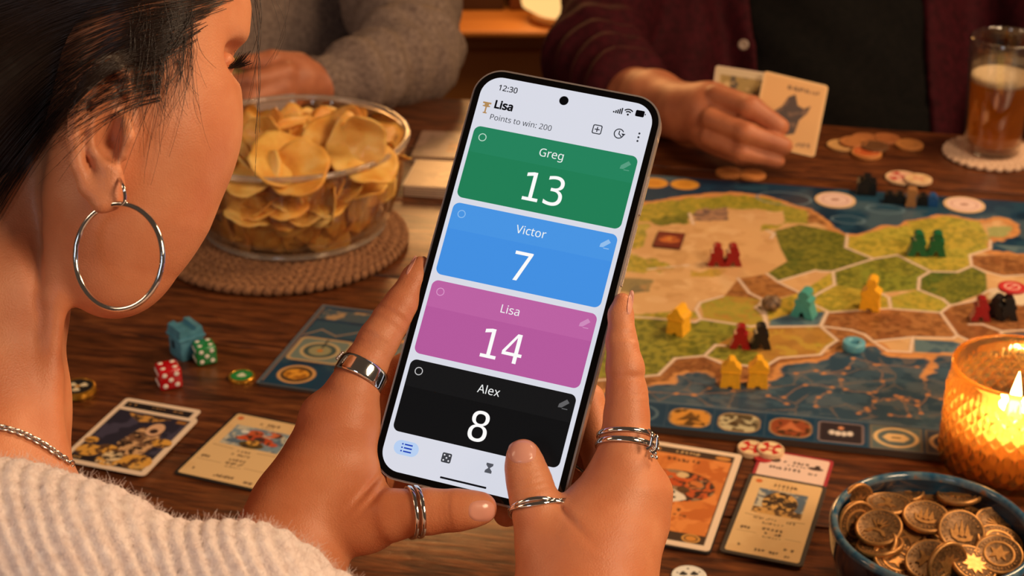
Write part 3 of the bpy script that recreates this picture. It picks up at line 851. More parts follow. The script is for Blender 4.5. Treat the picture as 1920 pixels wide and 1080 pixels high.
V1, F1 = surface_nets(lambda p: np.maximum(sweater_f(p)+.004, -np.maximum(np.abs(p[:, 0]+.11)-.132, np.maximum(.29-p[:, 1], .85-p[:, 2]))), lo, hi, .0045)
big_mesh('sweater_back', relax(V1, F1, 2, .5), F1, M_knit, woman)
lo = np.array([-.245, .28, .84]); hi = np.array([.025, .56, 1.18])
V1, F1 = surface_nets(sweater_f, lo, hi, .0011)
V1 = relax(V1, F1, 3, .5); N1 = vnormals(V1, F1)
q = V1-CAM; dz = q@FW; sx_ = q@RT/dz*FPX+960; sy_ = -(q@UP)/dz*FPX+540
# rib direction runs along the sleeve; phase in metres on the garment
ph = (V1[:, 0]*0.93+V1[:, 1]*0.30+0.03*np.sin(V1[:, 2]*18))/0.0046
seam = V1[:, 2]+V1[:, 0]*0.35-1.095+1.2*(V1[:, 0]+.09)**2
ph = np.where(seam > 0, (V1[:, 0]*0.80+V1[:, 1]*0.5)/0.0046, ph)
rib = (0.5+0.5*np.cos(2*pi*ph))**0.7
ky = (V1[:, 2]*0.8-V1[:, 1]*0.5)/0.0036
kn_ = 0.5+0.5*np.cos(2*pi*(ky+0.25*np.sign(np.sin(2*pi*ph))))
jit = np.random.default_rng(3).normal(size=len(V1))
V1 = V1+N1*(rib*0.0012+rib*kn_*0.0006+jit*0.00012-0.0006*np.exp(-(seam/.0022)**2))[:, None]
sweater = big_mesh('sweater', V1, F1, M_knit, woman)
tag(sweater, 'cream ribbed fuzzy knit sweater')
# fuzz fibres
sel = np.random.default_rng(5).choice(len(V1), 60000)
sel = sel[(sx_[sel] > -60) & (sx_[sel] < 760) & (sy_[sel] > 780) & (sy_[sel] < 1140)]
g = np.random.default_rng(6); paths = []
for i in sel:
    a = V1[i]; dvec = N1[i]*.7+g.normal(size=3)*.75; dvec /= np.linalg.norm(dvec); cv = g.normal(size=3)*.0009
    L = g.uniform(.0010, .0026)
    paths.append(np.array([a, a+dvec*L*.5+cv*.5, a+dvec*L+cv*1.2]))
Vf, Ff = tube(paths, .00004, 3)
tag(big_mesh('wool_fuzz', Vf, Ff, M_knit, sweater), kind='stuff')

# hair
def hair_f(p):
    o = chain(p, [(-190, 335, .590, 196), (-40, 110, .590, 190), (60, -20, .588, 190), (150, -62, .588, 192), (250, -72, .588, 192), (300, -110, .588, 190)], .01)
    side = chain(p, [(292, 30, .572, 66), (303, 90, .572, 52), (306, 150, .572, 38), (305, 196, .573, 20)], .004)
    front = chain(p, [(380, -60, .588, 60), (418, -30, .592, 26)], .003)
    bk = chain(p, [(-40, 110, .60, 185), (-200, 200, .66, 300)], .02)
    o = smin(o, side, .008); o = smin(o, front, .006); return smin(o, bk, .02)
def hair_base(p):
    n = 0.0002*np.sin(p[:, 0]*900+p[:, 2]*500+3*np.sin(p[:, 2]*120))
    return hair_f(p)+.0015+n
M_hair = mat('dark_hair', (30, 22, 19), 0.42); ns, lk, b = nodes(M_hair)
b.inputs['Specular IOR Level'].default_value = 0.35
lo = np.array([-.30, .46, 1.02]); hi = np.array([-.075, .76, 1.40])
V1, F1 = surface_nets(hair_base, lo, hi, .002)
hair = big_mesh('hair', V1, F1, M_hair, woman)
tag(hair, 'dark brown hair tied back over the ear')
guides = [
    [(470, -50), (380, -60), (250, -60), (100, -40), (-60, 0)],
    [(462, -20), (360, -20), (230, 0), (90, 40), (-60, 120)],
    [(440, -6), (340, 20), (220, 50), (80, 120), (-60, 240)],
    [(408, 14), (320, 50), (215, 88), (90, 175), (-50, 330)],
    [(382, 40), (300, 80), (212, 112), (110, 205), (0, 345), (-60, 440)],
    [(368, 66), (300, 108), (225, 122), (140, 190), (50, 320), (-30, 455)],
]
G = [catmull(np.array(g_), 24//(len(g_)-1)+1) for g_ in guides]
G = [np.array([np.interp(np.linspace(0, 1, 22), np.linspace(0, 1, len(x)), x[:, k]) for k in (0, 1)]).T for x in G]
g = np.random.default_rng(11); px_, py_, meta = [], [], []
NS = 2600
for i in range(NS):
    t = g.uniform(0, len(G)-1.001); k = int(t); f_ = t-k
    pth = G[k]*(1-f_)+G[k+1]*f_
    a0, a1 = sorted(g.uniform(0, 1, 2)); a0 *= .6; a1 = min(1, a1+.35)
    s = np.linspace(a0, a1, 18)
    q = np.array([np.interp(s, np.linspace(0, 1, 22), pth[:, c]) for c in (0, 1)]).T
    q = q+g.normal(size=2)*6+np.array([np.sin(s*g.uniform(3, 9)+g.uniform(0, 6))*g.uniform(0, 7), np.sin(s*g.uniform(3, 9)+g.uniform(0, 6))*g.uniform(0, 7)]).T
    px_.append(q[:, 0]); py_.append(q[:, 1])
skin_or_hair = lambda p: np.minimum(hair_f(p), head(p)-.0008)
# sideburn wisps falling in front of the ear
for i in range(230):
    x0, y0 = g.uniform(235, 362), g.uniform(-10, 120)
    L = g.uniform(70, 250)*(1 if g.random() < .22 else .55); cx = g.uniform(-60, 26)
    s = np.linspace(0, 1, 18)
    px_.append(x0+cx*s**1.6+g.uniform(-26, 26)*s**3+5*np.sin(s*g.uniform(2, 7))); py_.append(y0+L*s)
# hairs crossing the top of the ear
for i in range(90):
    s = np.linspace(0, 1, 18); y0 = g.uniform(90, 190)
    px_.append(300-190*s-g.uniform(-20, 60)*s**2); py_.append(y0+g.uniform(-20, 50)*s+g.uniform(30, 130)*s**2)
d, Wd = march(skin_or_hair, np.concatenate(px_), np.concatenate(py_), .50, .70, 44)
d = d.reshape(-1, 18); Wd = Wd.reshape(-1, 18, 3)
paths, radii = [], []
for i in range(len(d)):
    ok = ~np.isnan(d[i])
    if ok.sum() < 8: continue
    w_ = Wd[i][ok]; K = len(w_)
    view = (CAM-w_); view /= np.linalg.norm(view, axis=1)[:, None]
    if (hair_f(w_) > head(w_)+.0004).mean() > .3 and i < NS and g.random() < .85: continue
    lift = g.uniform(.0001, .0020)*np.sin(np.linspace(0.15, pi*.9, K))+.0002
    w_ = w_+view*lift[:, None]
    if np.abs(np.diff(w_, axis=0)).max() > .03: continue
    paths.append(w_); radii.append(np.linspace(1, .35, K)*g.uniform(.00007, .00016))
# loose strands hanging beside the face
for (x0, y0, x1, y1, bow, dd, rr_) in [(470, -30, 484, 250, 10, .60, .00012), (478, -30, 470, 190, 18, .60, .00010), (492, -30, 432, 100, -30, .597, .00014), (486, -30, 436, 96, -22, .597, .00012), (495, -30, 446, 72, -16, .60, .00012),
        (480, -30, 428, 84, -26, .596, .00012), (474, -30, 477, 330, 6, .60, .00007), (462, -30, 448, 170, 8, .60, .00007), (500, -30, 520, 110, 22, .61, .00006), (484, -30, 468, 130, 12, .60, .00012), (470, -30, 424, 62, -12, .596, .00012), (540, -30, 505, 120, 16, .62, .00005)]:
    for rep in range(2):
        s = np.linspace(0, 1, 18); j = g.normal(size=3)*3
        X = x0+(x1-x0)*s+bow*np.sin(pi*s)+j[0]+3*np.sin(s*7+j[1]); Y = y0+(y1-y0)*s+j[2]
        paths.append(np.array([Q(a, b_, dd) for a, b_ in zip(X, Y)])); radii.append(np.linspace(1, .5, 18)*rr_*1.4)
Vh, Fh = tube(paths, radii, 4)
M_strand = mat('hair_strand', (48, 34, 28), 0.33)
tag(big_mesh('hair_strands', Vh, Fh, M_strand, hair), kind='stuff')
# eyelashes
paths, radii = [], []
for i in range(60):
    a = g.uniform(0, 1); s = np.linspace(0, 1, 8)
    x0, y0 = 412+a*14, 118-a*6
    L = g.uniform(26, 50); up = g.uniform(-6, 20)
    X = x0+L*s; Y = y0+8*np.sin(s*pi)*1.2-up*s**2
    paths.append(np.array([Q(x, y, .586+.004*a) for x, y in zip(X, Y)])); radii.append(np.linspace(1, .2, 8)*.0003)
for i in range(14):
    s = np.linspace(0, 1, 8); x0, y0 = 411+g.uniform(0, 6), 126+g.uniform(0, 10)
    X = x0+10*np.sin(s*2); Y = y0+g.uniform(18, 30)*s
    paths.append(np.array([Q(x, y, .588) for x, y in zip(X, Y)])); radii.append(np.linspace(1, .2, 8)*.00026)
Vh, Fh = tube(paths, radii, 5)
tag(big_mesh('eyelashes', Vh, Fh, M_hair, woman), 'black eyelashes')
# eyebrow edge near the top of the frame
# ------------------------------------------------------------ jewellery
M_silver = mat('polished_silver', (226, 224, 222), 0.10, 1.0)
M_silver2 = mat('brushed_silver', (214, 210, 206), 0.22, 1.0)
def ring_band(name, cx, cy, d, rx, tilt, depth_tilt, height, thick, m, parent=None, wav=None, f=None):
    """band around a finger: cx, cy centre px, rx = finger radius px, tilt = direction of finger axis (deg, 90 = up), depth_tilt = lean of axis to viewer"""
    c = Q(cx, cy, d); R = rx*d/FPX
    t = radians(tilt); ax = RT*cos(t)+UP*sin(t); ax = ax*cos(radians(depth_tilt))-FW*sin(radians(depth_tilt))
    u = np.cross(ax, FW); u /= np.linalg.norm(u); v = np.cross(u, ax)
    n, secs = 72, []
    prof = [(0, -.5), (.75, -.47), (.95, -.3), (1, 0), (.95, .3), (.75, .47), (0, .5)]
    Vv, Ff_ = [], []
    Rs = np.full(n, R)
    if f is not None:
        A_ = np.arange(n)*2*pi/n; rd = u*np.cos(A_)[:, None]+v*np.sin(A_)[:, None]
        Hh = np.array([0 if wav is None else wav(a) for a in A_])
        for r_try in np.linspace(R*1.55, R*.5, 90):
            val = f(c+rd*r_try+ax*Hh[:, None]); Rs = np.where(val > 0, r_try, Rs)
            if r_try == R*1.55: Rs[:] = r_try; out_ = np.ones(n, bool)
            out_ &= val > 0; Rs = np.where(out_, r_try, Rs) if r_try == R*1.55 else np.where(out_, r_try, Rl)
            Rl = Rs.copy()
        Rs = np.minimum(Rs, R*1.3)
        k5 = np.ones(7)/7; Rs = np.convolve(np.concatenate([Rs[-3:], Rs, Rs[:3]]), k5, 'valid')+.0002
    for i in range(n):
        a = 2*pi*i/n
        rad = u*cos(a)+v*sin(a)
        h0 = 0 if wav is None else wav(a)
        Ra = Rs[i]
        for (r_, h_) in prof: Vv.append(c+rad*(Ra+thick*r_)+ax*(h0+h_*height))
    K = len(prof)
    for i in range(n):
        j = (i+1) % n
        for k_ in range(K): k2 = (k_+1) % K; Ff_.append((i*K+k_, j*K+k_, j*K+k2, i*K+k2))
    return big_mesh(name, np.array(Vv), np.array(Ff_), m, parent)
def balls(name, pts, m, parent=None):
    bm = bmesh.new()
    for p_, r_ in pts: bmesh.ops.create_uvsphere(bm, u_segments=12, v_segments=8, radius=r_, matrix=Matrix.Translation(Vector(p_)))
    return bm_obj(name, bm, m, parent)
e = empty('ring', (0, 0, 0), 0, 'wide polished silver band on the left hand index finger', 'jewellery')
ring_band('band', 673, 700, .6235, 44, 62, -22, .0074, .0009, M_silver, e, f=left_hand)
balls('beads', [(Q(632+i*3.4, 672-i*3.6, .618), .0006) for i in range(4)], M_silver2, e)
e = empty('ring.001', (0, 0, 0), 0, 'narrow double silver ring around the thumb below the phone', 'jewellery')
for dx in (-6, 6): ring_band('band', 777+dx, 960, .6015, 42.5, 184, 16, .0017, .0009, M_silver, e, f=left_hand)
e = empty('ring.002', (0, 0, 0), 0, 'twisted silver ring on the thumb resting on the screen', 'jewellery')
ring_band('band', 1007, 953, .5955, 45.5, 98, -24, .0016, .0009, M_silver, e, wav=lambda a: .0010*sin(1.5*a+.6), f=right_hand)
ring_band('band', 1007, 953, .5955, 45.8, 98, -24, .0016, .0009, M_silver, e, wav=lambda a: -.0010*sin(1.5*a+.6), f=right_hand)
e = empty('ring.003', (0, 0, 0), 0, 'chunky crossed silver ring with beads on the right index finger', 'jewellery')
ring_band('band', 1174, 828, .604, 49, 82, -20, .0018, .0011, M_silver, e, wav=lambda a: .0020-.0009*cos(a), f=right_hand)
ring_band('band', 1174, 828, .604, 49.5, 82, -20, .0022, .0012, M_silver, e, wav=lambda a: -.0018-.0004*cos(a), f=right_hand)
V1, F1 = tube([catmull([Q(1216, 806, .592), Q(1222, 815, .590), Q(1219, 836, .590), Q(1212, 842, .590)], 6), catmull([Q(1224, 822, .592), Q(1232, 818, .592), Q(1230, 842, .592), Q(1222, 850, .592)], 6)], .0006, 8)
big_mesh('wire_loop', V1, F1, M_silver, e)
balls('beads', [(Q(x, y, .594), .00082) for x, y in ((1232, 832), (1226, 840), (1233, 842), (1228, 850), (1222, 856), (1230, 858), (1220, 846))], M_silver, e)
e = empty('ring.004', (0, 0, 0), 0, 'thin dark silver ring on a finger behind the phone', 'jewellery')
ring_band('band', 1100, 878, .640, 34, 60, 10, .0015, .0008, M_silver2, e)

# hoop earring
hoop = empty('hoop_earring', (0, 0, 0), 0, 'large silver hoop earring hanging from the ear lobe', 'earring')
c0 = Q(222, 481, .540); Rr = 99*.540/FPX
ang = np.linspace(0, 2*pi, 80)[:-1]; uu = RT*.92-FW*.39; uu = uu/np.linalg.norm(uu)
pth = np.array([c0+uu*Rr*sin(a)+UP*Rr*cos(a) for a in np.append(ang, [ang[0], ang[1]])])
V1, F1 = tube([pth], .00095, 12)
big_mesh('hoop', V1, F1, M_silver, hoop)
V1, F1 = tube([catmull([Q(228, 384, .539), Q(234, 376, .538), Q(232, 352, .537), Q(224, 335, .541)], 6)], .0006, 8)
big_mesh('ear_wire', V1, F1, M_silver, hoop)
# necklace chain
nk = catmull([(-30, 792), (0, 800), (40, 812), (80, 832), (112, 854), (140, 874), (160, 888), (166, 893)], 30)
cum = np.append(0, np.cumsum(np.hypot(*np.diff(nk, axis=0).T)))
ss = np.arange(0, cum[-1], 8.5); X = np.interp(ss, cum, nk[:, 0]); Y = np.interp(ss, cum, nk[:, 1])
d, Wd = march(head_raw, X, Y, .38, .66, 60)
d = np.where(sweater_f(Wd) < .0015, np.nan, d)
neck = empty('necklace', (0, 0, 0), 0, 'silver link chain necklace at the back of the neck above the sweater', 'necklace')
bm = bmesh.new()
for i in range(len(ss)-1):
    if np.isnan(d[i]) or np.isnan(d[i+1]): continue
    a, b_ = Vector(Wd[i]), Vector(Wd[i+1]); dr = (b_-a)
    if dr.length > .004: continue
    q_ = dr.to_track_quat('X', 'Z').to_matrix().to_4x4()
    vw = (Vector(CAM)-a).normalized()*.0012
    mt = Matrix.Translation((a+b_)/2+vw)@q_@Matrix.Rotation(radians(90*(i % 2)+20), 4, 'X')
    tv, tf = [], []
    for u_ in range(12):
        for v_ in range(5):
            A, Bq = 2*pi*u_/12, 2*pi*v_/5
            r_ = .00045
            tv.append(bm.verts.new(mt@Vector(((.0016+r_*cos(Bq))*cos(A), (.0010+r_*cos(Bq))*sin(A), r_*sin(Bq)))))
    for u_ in range(12):
        for v_ in range(5):
            bm.faces.new((tv[u_*5+v_], tv[((u_+1) % 12)*5+v_], tv[((u_+1) % 12)*5+(v_+1) % 5], tv[u_*5+(v_+1) % 5]))
tag(bm_obj('chain_links', bm, M_silver2, neck), kind='stuff')

# ------------------------------------------------------------ game board
BA = radians(-11.2)
BO = P(1500, 827, TZ+.0055)
bx_, by_ = np.array([cos(BA), sin(BA)]), np.array([-sin(BA), cos(BA)])
def B(px, py):
    """photo pixel -> board millimetres, origin at the board's front edge"""
    p = P(px, py, TZ+.0055)[:2]-BO[:2]
    return (float(p@bx_)*1000, float(p@by_)*1000)
BX0, BX1, BY1 = -178.0, 420.0, B(1560, 353)[1]
BW, BH = BX1-BX0, BY1
cxm, cym = (BX0+BX1)/2, BH/2
def Bc(px, py):
    x, y = B(px, py); return (x-cxm, y-cym)
pb = Paint(BW, BH, 1.15, (18, 58, 88))
M_ = lambda pts: [Bc(*q) for q in pts]
# sea texture
allm = np.ones(len(pb.X))
pb.mottle(allm, [(38, 76, 100), (14, 42, 68)], 38, 2, .46, .56, .75)
pb.mottle(allm, [(92, 114, 126)], 55, 9, .58, .7, .5)
SAND, GRN, FOR, BRN = (220, 176, 124), (158, 150, 54), (92, 104, 38), (148, 94, 54)
coast = [(1000, 330), (1100, 372), (1198, 380), (1284, 367), (1370, 361), (1441, 368), (1485, 383), (1521, 392), (1547, 410), (1584, 438), (1629, 433), (1653, 423), (1688, 423), (1700, 413), (1730, 410), (1771, 402), (1836, 413), (1875, 407), (1907, 421), (1907, 442), (1875, 451), (1860, 455), (1862, 469), (1905, 475), (1960, 480), (2100, 500), (2100, 700), (1850, 668), (1800, 668), (1760, 668), (1754, 690), (1751, 700), (1730, 707), (1725, 700), (1741, 678), (1725, 671), (1673, 669), (1655, 663), (1642, 649), (1600, 655), (1564, 665), (1544, 678), (1492, 681), (1466, 689), (1468, 702), (1440, 714), (1395, 716), (1351, 722), (1334, 702), (1303, 700), (1272, 704), (1264, 720), (1220, 725), (1150, 738), (1050, 745), (980, 700)]
def wob(pts, n, a, sd):
    c = catmull(np.array(M_(pts)), n, True); r_ = np.random.default_rng(sd)
    return (c+r_.normal(size=c.shape)*a).tolist()
cm = pb.poly(wob(coast, 4, 1.1, 1), (204, 140, 84))
inner = (np.array(coast, float)-[1500, 560]); 
d_coast = pb.sd_poly(wob(coast, 3, .8, 1))+4*(fbm(pb.X/8, pb.Y/8, 55)-.5)
pb.put(pb.soft(d_coast+9+4*(fbm(pb.X/25, pb.Y/25, 3)-.5)), SAND)
pb.mottle(pb.soft(d_coast+6), [(206, 158, 108), (236, 198, 150)], 16, 21, .52, .6, .5)
land = pb.soft(d_coast+3)
def region(pts, base, mot, seed, sc=9, a=1.0, inset=0):
    d = pb.sd_poly(M_(pts))
    if seed in (1, 2, 3, 4, 5, 8, 16, 25, 26, 27, 28, 29): d = d+11*(fbm(pb.X/8, pb.Y/8, seed+40)-.5)
    m = pb.soft(d+inset)*np.clip(land+.0, 0, 1)
    pb.put(m, base, a)
    big = fbm(pb.X/34, pb.Y/34, seed+40); fine = fbm(pb.X/(sc*.42), pb.Y/(sc*.42), seed+80, 3)
    pb.put(m*np.clip((big-.42)/.16, 0, 1), mot[0], .55)
    if len(mot) > 1: pb.put(m*np.clip((fine-.50+.25*(big-.5))/.09, 0, 1), mot[1], .62)
    pb.put(m*np.clip((fbm(pb.X/(sc*.35)+9, pb.Y/(sc*.35), seed+120, 3)-.60)/.08, 0, 1), mot[0], .5)
YG = [(200, 172, 66), (122, 126, 42)]; FG = [(150, 142, 52), (62, 78, 28)]; BRM = [(186, 130, 78), (112, 68, 36)]
region([(1198, 384), (1284, 372), (1370, 366), (1441, 372), (1485, 390), (1465, 396), (1358, 389), (1293, 404), (1293, 419), (1198, 416)], GRN, YG, 1)
region([(1210, 412), (1290, 401), (1290, 419), (1240, 421)], FOR, FG, 2, 5)
region([(1470, 389), (1515, 396), (1515, 418), (1470, 418)], GRN, YG, 3)
region([(1515, 396), (1550, 408), (1550, 420), (1515, 418)], BRN, BRM, 4)
region([(1427, 422), (1470, 420), (1462, 430), (1425, 432)], GRN, YG, 5)
region([(1452, 433), (1500, 421), (1545, 430), (1589, 440), (1586, 464), (1638, 485), (1562, 509), (1530, 507), (1458, 527), (1438, 513), (1476, 490), (1464, 466)], FOR, FG, 6, 8)
region([(1589, 440), (1629, 436), (1700, 416), (1771, 405), (1836, 415), (1857, 452), (1857, 466), (1819, 478), (1822, 498), (1795, 510), (1744, 509), (1682, 478), (1638, 485), (1586, 464)], (186, 174, 68), YG, 7)
region([(1848, 425), (1895, 425), (1895, 443), (1850, 446)], (120, 130, 60), [(190, 190, 130)], 8, 5)
region([(1638, 485), (1682, 478), (1744, 509), (1724, 521), (1722, 543), (1650, 549), (1565, 534), (1562, 509)], (140, 146, 54), FG, 9, 7)
region([(1744, 509), (1795, 510), (1822, 498), (1848, 510), (1851, 546), (1781, 573), (1768, 561), (1722, 543), (1724, 521)], (92, 112, 44), FG, 10, 6)
region([(1818, 480), (1905, 478), (1990, 490), (1990, 520), (1881, 518), (1824, 498)], BRN, BRM, 11)
region([(1500, 549), (1562, 509), (1565, 534), (1650, 549), (1667, 558), (1670, 579), (1549, 585), (1527, 571)], (180, 168, 64), YG, 12)
region([(1667, 558), (1722, 543), (1768, 561), (1781, 573), (1764, 586), (1670, 579)], (176, 166, 66), YG, 13)
region([(1551, 585), (1670, 579), (1764, 586), (1795, 629), (1787, 634), (1712, 632), (1637, 640), (1595, 619), (1538, 611)], BRN, BRM, 14, 12)
region([(1764, 586), (1781, 573), (1850, 560), (1990, 575), (1990, 640), (1878, 621), (1842, 650), (1795, 629)], BRN, BRM, 15, 12)
region([(1855, 541), (1990, 541), (1990, 580), (1905, 570), (1858, 560)], (222, 204, 176), [(236, 218, 190)], 16)
region([(1538, 611), (1595, 619), (1637, 640), (1665, 658), (1560, 662), (1551, 650), (1569, 638)], BRN, BRM, 17)
region([(1441, 613), (1538, 611), (1569, 638), (1551, 650), (1538, 665), (1460, 670), (1439, 689), (1401, 685), (1320, 667), (1342, 647), (1408, 612)], (182, 164, 62), [(196, 146, 66), (162, 104, 54)], 18, 26)
region([(1342, 650), (1420, 660), (1439, 689), (1401, 685), (1320, 667)], (150, 152, 56), FG, 19, 7)
region([(1000, 600), (1220, 596), (1303, 604), (1319, 598), (1408, 612), (1342, 647), (1320, 667), (1266, 672), (1235, 703), (1000, 715)], (146, 146, 56), FG, 20, 9)
region([(1235, 703), (1266, 672), (1320, 667), (1351, 680), (1401, 685), (1439, 689), (1460, 670), (1538, 666), (1569, 655), (1642, 655), (1642, 640), (1560, 660), (1466, 700), (1440, 720), (1330, 716), (1220, 722), (1000, 740), (1000, 715)], BRN, BRM, 21, 8)
region([(1358, 556), (1384, 522), (1438, 514), (1458, 528), (1500, 549), (1435, 564), (1399, 558)], (164, 110, 58), BRM, 22, 9)
region([(1313, 567), (1355, 555), (1399, 558), (1435, 564), (1417, 576), (1434, 600), (1408, 612), (1319, 596)], (176, 156, 64), [(184, 130, 62), (150, 150, 58)], 23, 16)
region([(1420, 575), (1500, 549), (1527, 555), (1549, 584), (1539, 611), (1441, 611), (1434, 590)], (206, 168, 62), YG, 24)
region([(1190, 480), (1222, 486), (1275, 502), (1205, 513), (1100, 505), (1100, 470)], (176, 164, 74), YG, 25, 7)
region([(1100, 425), (1215, 422), (1215, 450), (1200, 465), (1100, 465)], (190, 172, 84), YG, 26, 9)
region([(1215, 585), (1307, 585), (1319, 597), (1220, 600), (1150, 600)], (160, 154, 60), YG, 27, 7)
region([(1100, 517), (1222, 525), (1222, 548), (1100, 550)], (150, 134, 92), [(110, 104, 84)], 28, 6)
region([(1295, 508), (1360, 506), (1352, 520), (1298, 520)], (196, 160, 74), YG, 29, 5)
# pale water fields inside the land
for pts in ([(1445, 600), (1490, 586), (1552, 584), (1539, 611), (1441, 611)], [(1714, 636), (1786, 640), (1824, 652), (1800, 664), (1714, 660)], [(1884, 625), (1990, 625), (1990, 655), (1886, 650)], [(1862, 458), (1912, 462), (1990, 470), (1990, 478), (1905, 474)]):
    m = pb.poly(M_(pts), (96, 122, 132)); pb.mottle(m, [(70, 98, 118)], 10, 50, .5)
# white borders between fields
WL = [[(1589, 439), (1586, 464), (1638, 485), (1682, 478), (1744.5, 509), (1795, 510), (1821.6, 498.6), (1818.6, 478), (1857, 466), (1857, 451)],
      [(1638, 485), (1562, 509), (1540, 509), (1529, 507), (1458.6, 528), (1438, 513)], [(1562, 509), (1565, 534), (1540, 547), (1527, 555)],
      [(1458, 528), (1500, 549)], [(1744, 509), (1724, 521), (1722, 543), (1768, 561), (1781.5, 572.7), (1824.5, 564), (1851, 546), (1875, 541.5), (1990, 541)],
      [(1781, 573), (1764, 586), (1670, 578.6), (1667, 558), (1650, 549)], [(1670, 578), (1549, 586)], [(1764, 586), (1795, 629), (1787, 634), (1712, 632), (1637, 640), (1621, 627), (1596, 619), (1538, 611)],
      [(1822, 498), (1848, 510), (1881, 518), (1990, 512)], [(1551, 585), (1538, 611), (1440, 613)], [(1538, 611), (1570, 638), (1551, 650), (1538, 665), (1461, 671), (1440, 684), (1425, 694)],
      [(1637, 640), (1665, 658), (1707, 660), (1712, 632)], [(1795, 629), (1842, 650), (1881, 645), (1878, 621), (1990, 616)], [(1878, 621), (1842, 608), (1817, 608)],
      [(1150, 592), (1220, 596), (1303, 604), (1314, 598), (1305, 580), (1313, 567), (1355, 555)], [(1314, 598), (1408, 612), (1439, 608), (1434, 584), (1425, 569), (1432, 560)],
      [(1539, 611), (1552, 584), (1526, 571)], [(1321, 667), (1342, 647), (1360, 648)], [(1321, 667), (1266, 672), (1235, 703), (1100, 715)], [(1321, 667), (1351, 680), (1401, 686), (1439, 689)],
      [(1384, 522), (1405, 549), (1435, 564), (1417, 576), (1432, 590), (1438, 614)], [(1215, 505), (1290, 497)], [(1438, 432), (1452, 438), (1446, 447)], [(1293, 400), (1300, 420)]]
for k, l in enumerate(WL):
    pb.line(M_(l), 3.4, (150, 116, 86), .5); pb.line(M_(l), 2.2, (238, 214, 194), .95)
# faint print details: gray city, marks
m = pb.soft(pb.sd_poly(M_([(1305, 392), (1362, 390), (1362, 412), (1300, 414)]))+8*(fbm(pb.X/6, pb.Y/6, 61)-.5)); pb.put(m, (168, 130, 104)); pb.mottle(m, [(110, 90, 84)], 5, 60, .5)
pb.mottle(pb.soft(pb.sd_poly(M_([(1230, 430), (1450, 400), (1450, 520), (1250, 560), (1200, 540)]))), [(196, 150, 98)], 12, 66, .60, .7, .6)
# lower sea: reflection painted in as greyer blue, with a broken cell pattern
yl = B(1500, 655)[1]-cym
low = np.clip((yl+25-pb.Y)/40, 0, 1)*pb.soft(-d_coast-1)
pb.put(low, (66, 92, 112), .8)
pb.put(low*np.clip((fbm(pb.X/30, pb.Y/16, 77)-.45)/.12, 0, 1), (34, 60, 84), .55)
pb.put(low*np.clip((fbm(pb.X/14, pb.Y/9, 78)-.58)/.1, 0, 1), (96, 108, 118), .5)
pts_ = np.random.default_rng(4).uniform([-BW/2, -BH/2], [BW/2, yl+40], (190, 2))
near = pb.Y < yl+40
D = np.full((len(pb.X), 2), 1e3)
for q_ in pts_:
    d_ = np.hypot(pb.X-q_[0], (pb.Y-q_[1])*1.1); D[:, 1] = np.where(d_ < D[:, 0], D[:, 0], np.minimum(D[:, 1], d_)); D[:, 0] = np.minimum(D[:, 0], d_)
cell = np.clip(1.4-(D[:, 1]-D[:, 0]), 0, 1)*np.clip((fbm(pb.X/22, pb.Y/22, 79)-.44)/.08, 0, 1)
pb.put(low*cell, (140, 118, 100), .38)
d_in = pb.soft(np.abs(d_coast+2)-2.6); pb.put(d_in*np.clip((fbm(pb.X/9, pb.Y/9, 91)-.42)/.1, 0, 1), (226, 160, 96), .7)
# constellation lines on the lower sea
NETP = [[(1492, 700), (1530, 695), (1545, 700), (1590, 690), (1600, 672)], [(1545, 700), (1582, 700)], [(1578, 712), (1585, 730), (1630, 737), (1640, 752), (1628, 770)], [(1600, 672), (1640, 684), (1655, 715), (1640, 735)], [(1648, 684), (1720, 688)], [(1640, 752), (1690, 745), (1720, 752), (1727, 775)], [(1690, 745), (1705, 780), (1670, 778)], [(1680, 742), (1720, 760), (1740, 740), (1735, 712)], [(1470, 745), (1510, 722), (1560, 726)], [(1530, 762), (1535, 745), (1555, 735)], [(1212, 735), (1300, 740), (1375, 733), (1440, 722)], [(1268, 738), (1302, 741), (1330, 728)], [(1440, 742), (1475, 757)], [(1740, 740), (1765, 748)], [(1610, 775), (1625, 765)], [(1665, 750), (1700, 750)]]
for k, l in enumerate(NETP):
    c = catmull(np.array(M_(l)), 5); r_ = np.random.default_rng(k+90); c = c+r_.normal(size=c.shape)*.9
    pb.line(c.tolist(), .8, (176, 130, 94), .65)
    for q in M_(l): pb.ell(q[0], q[1], 1.7, 1.7, (206, 142, 86), .8)
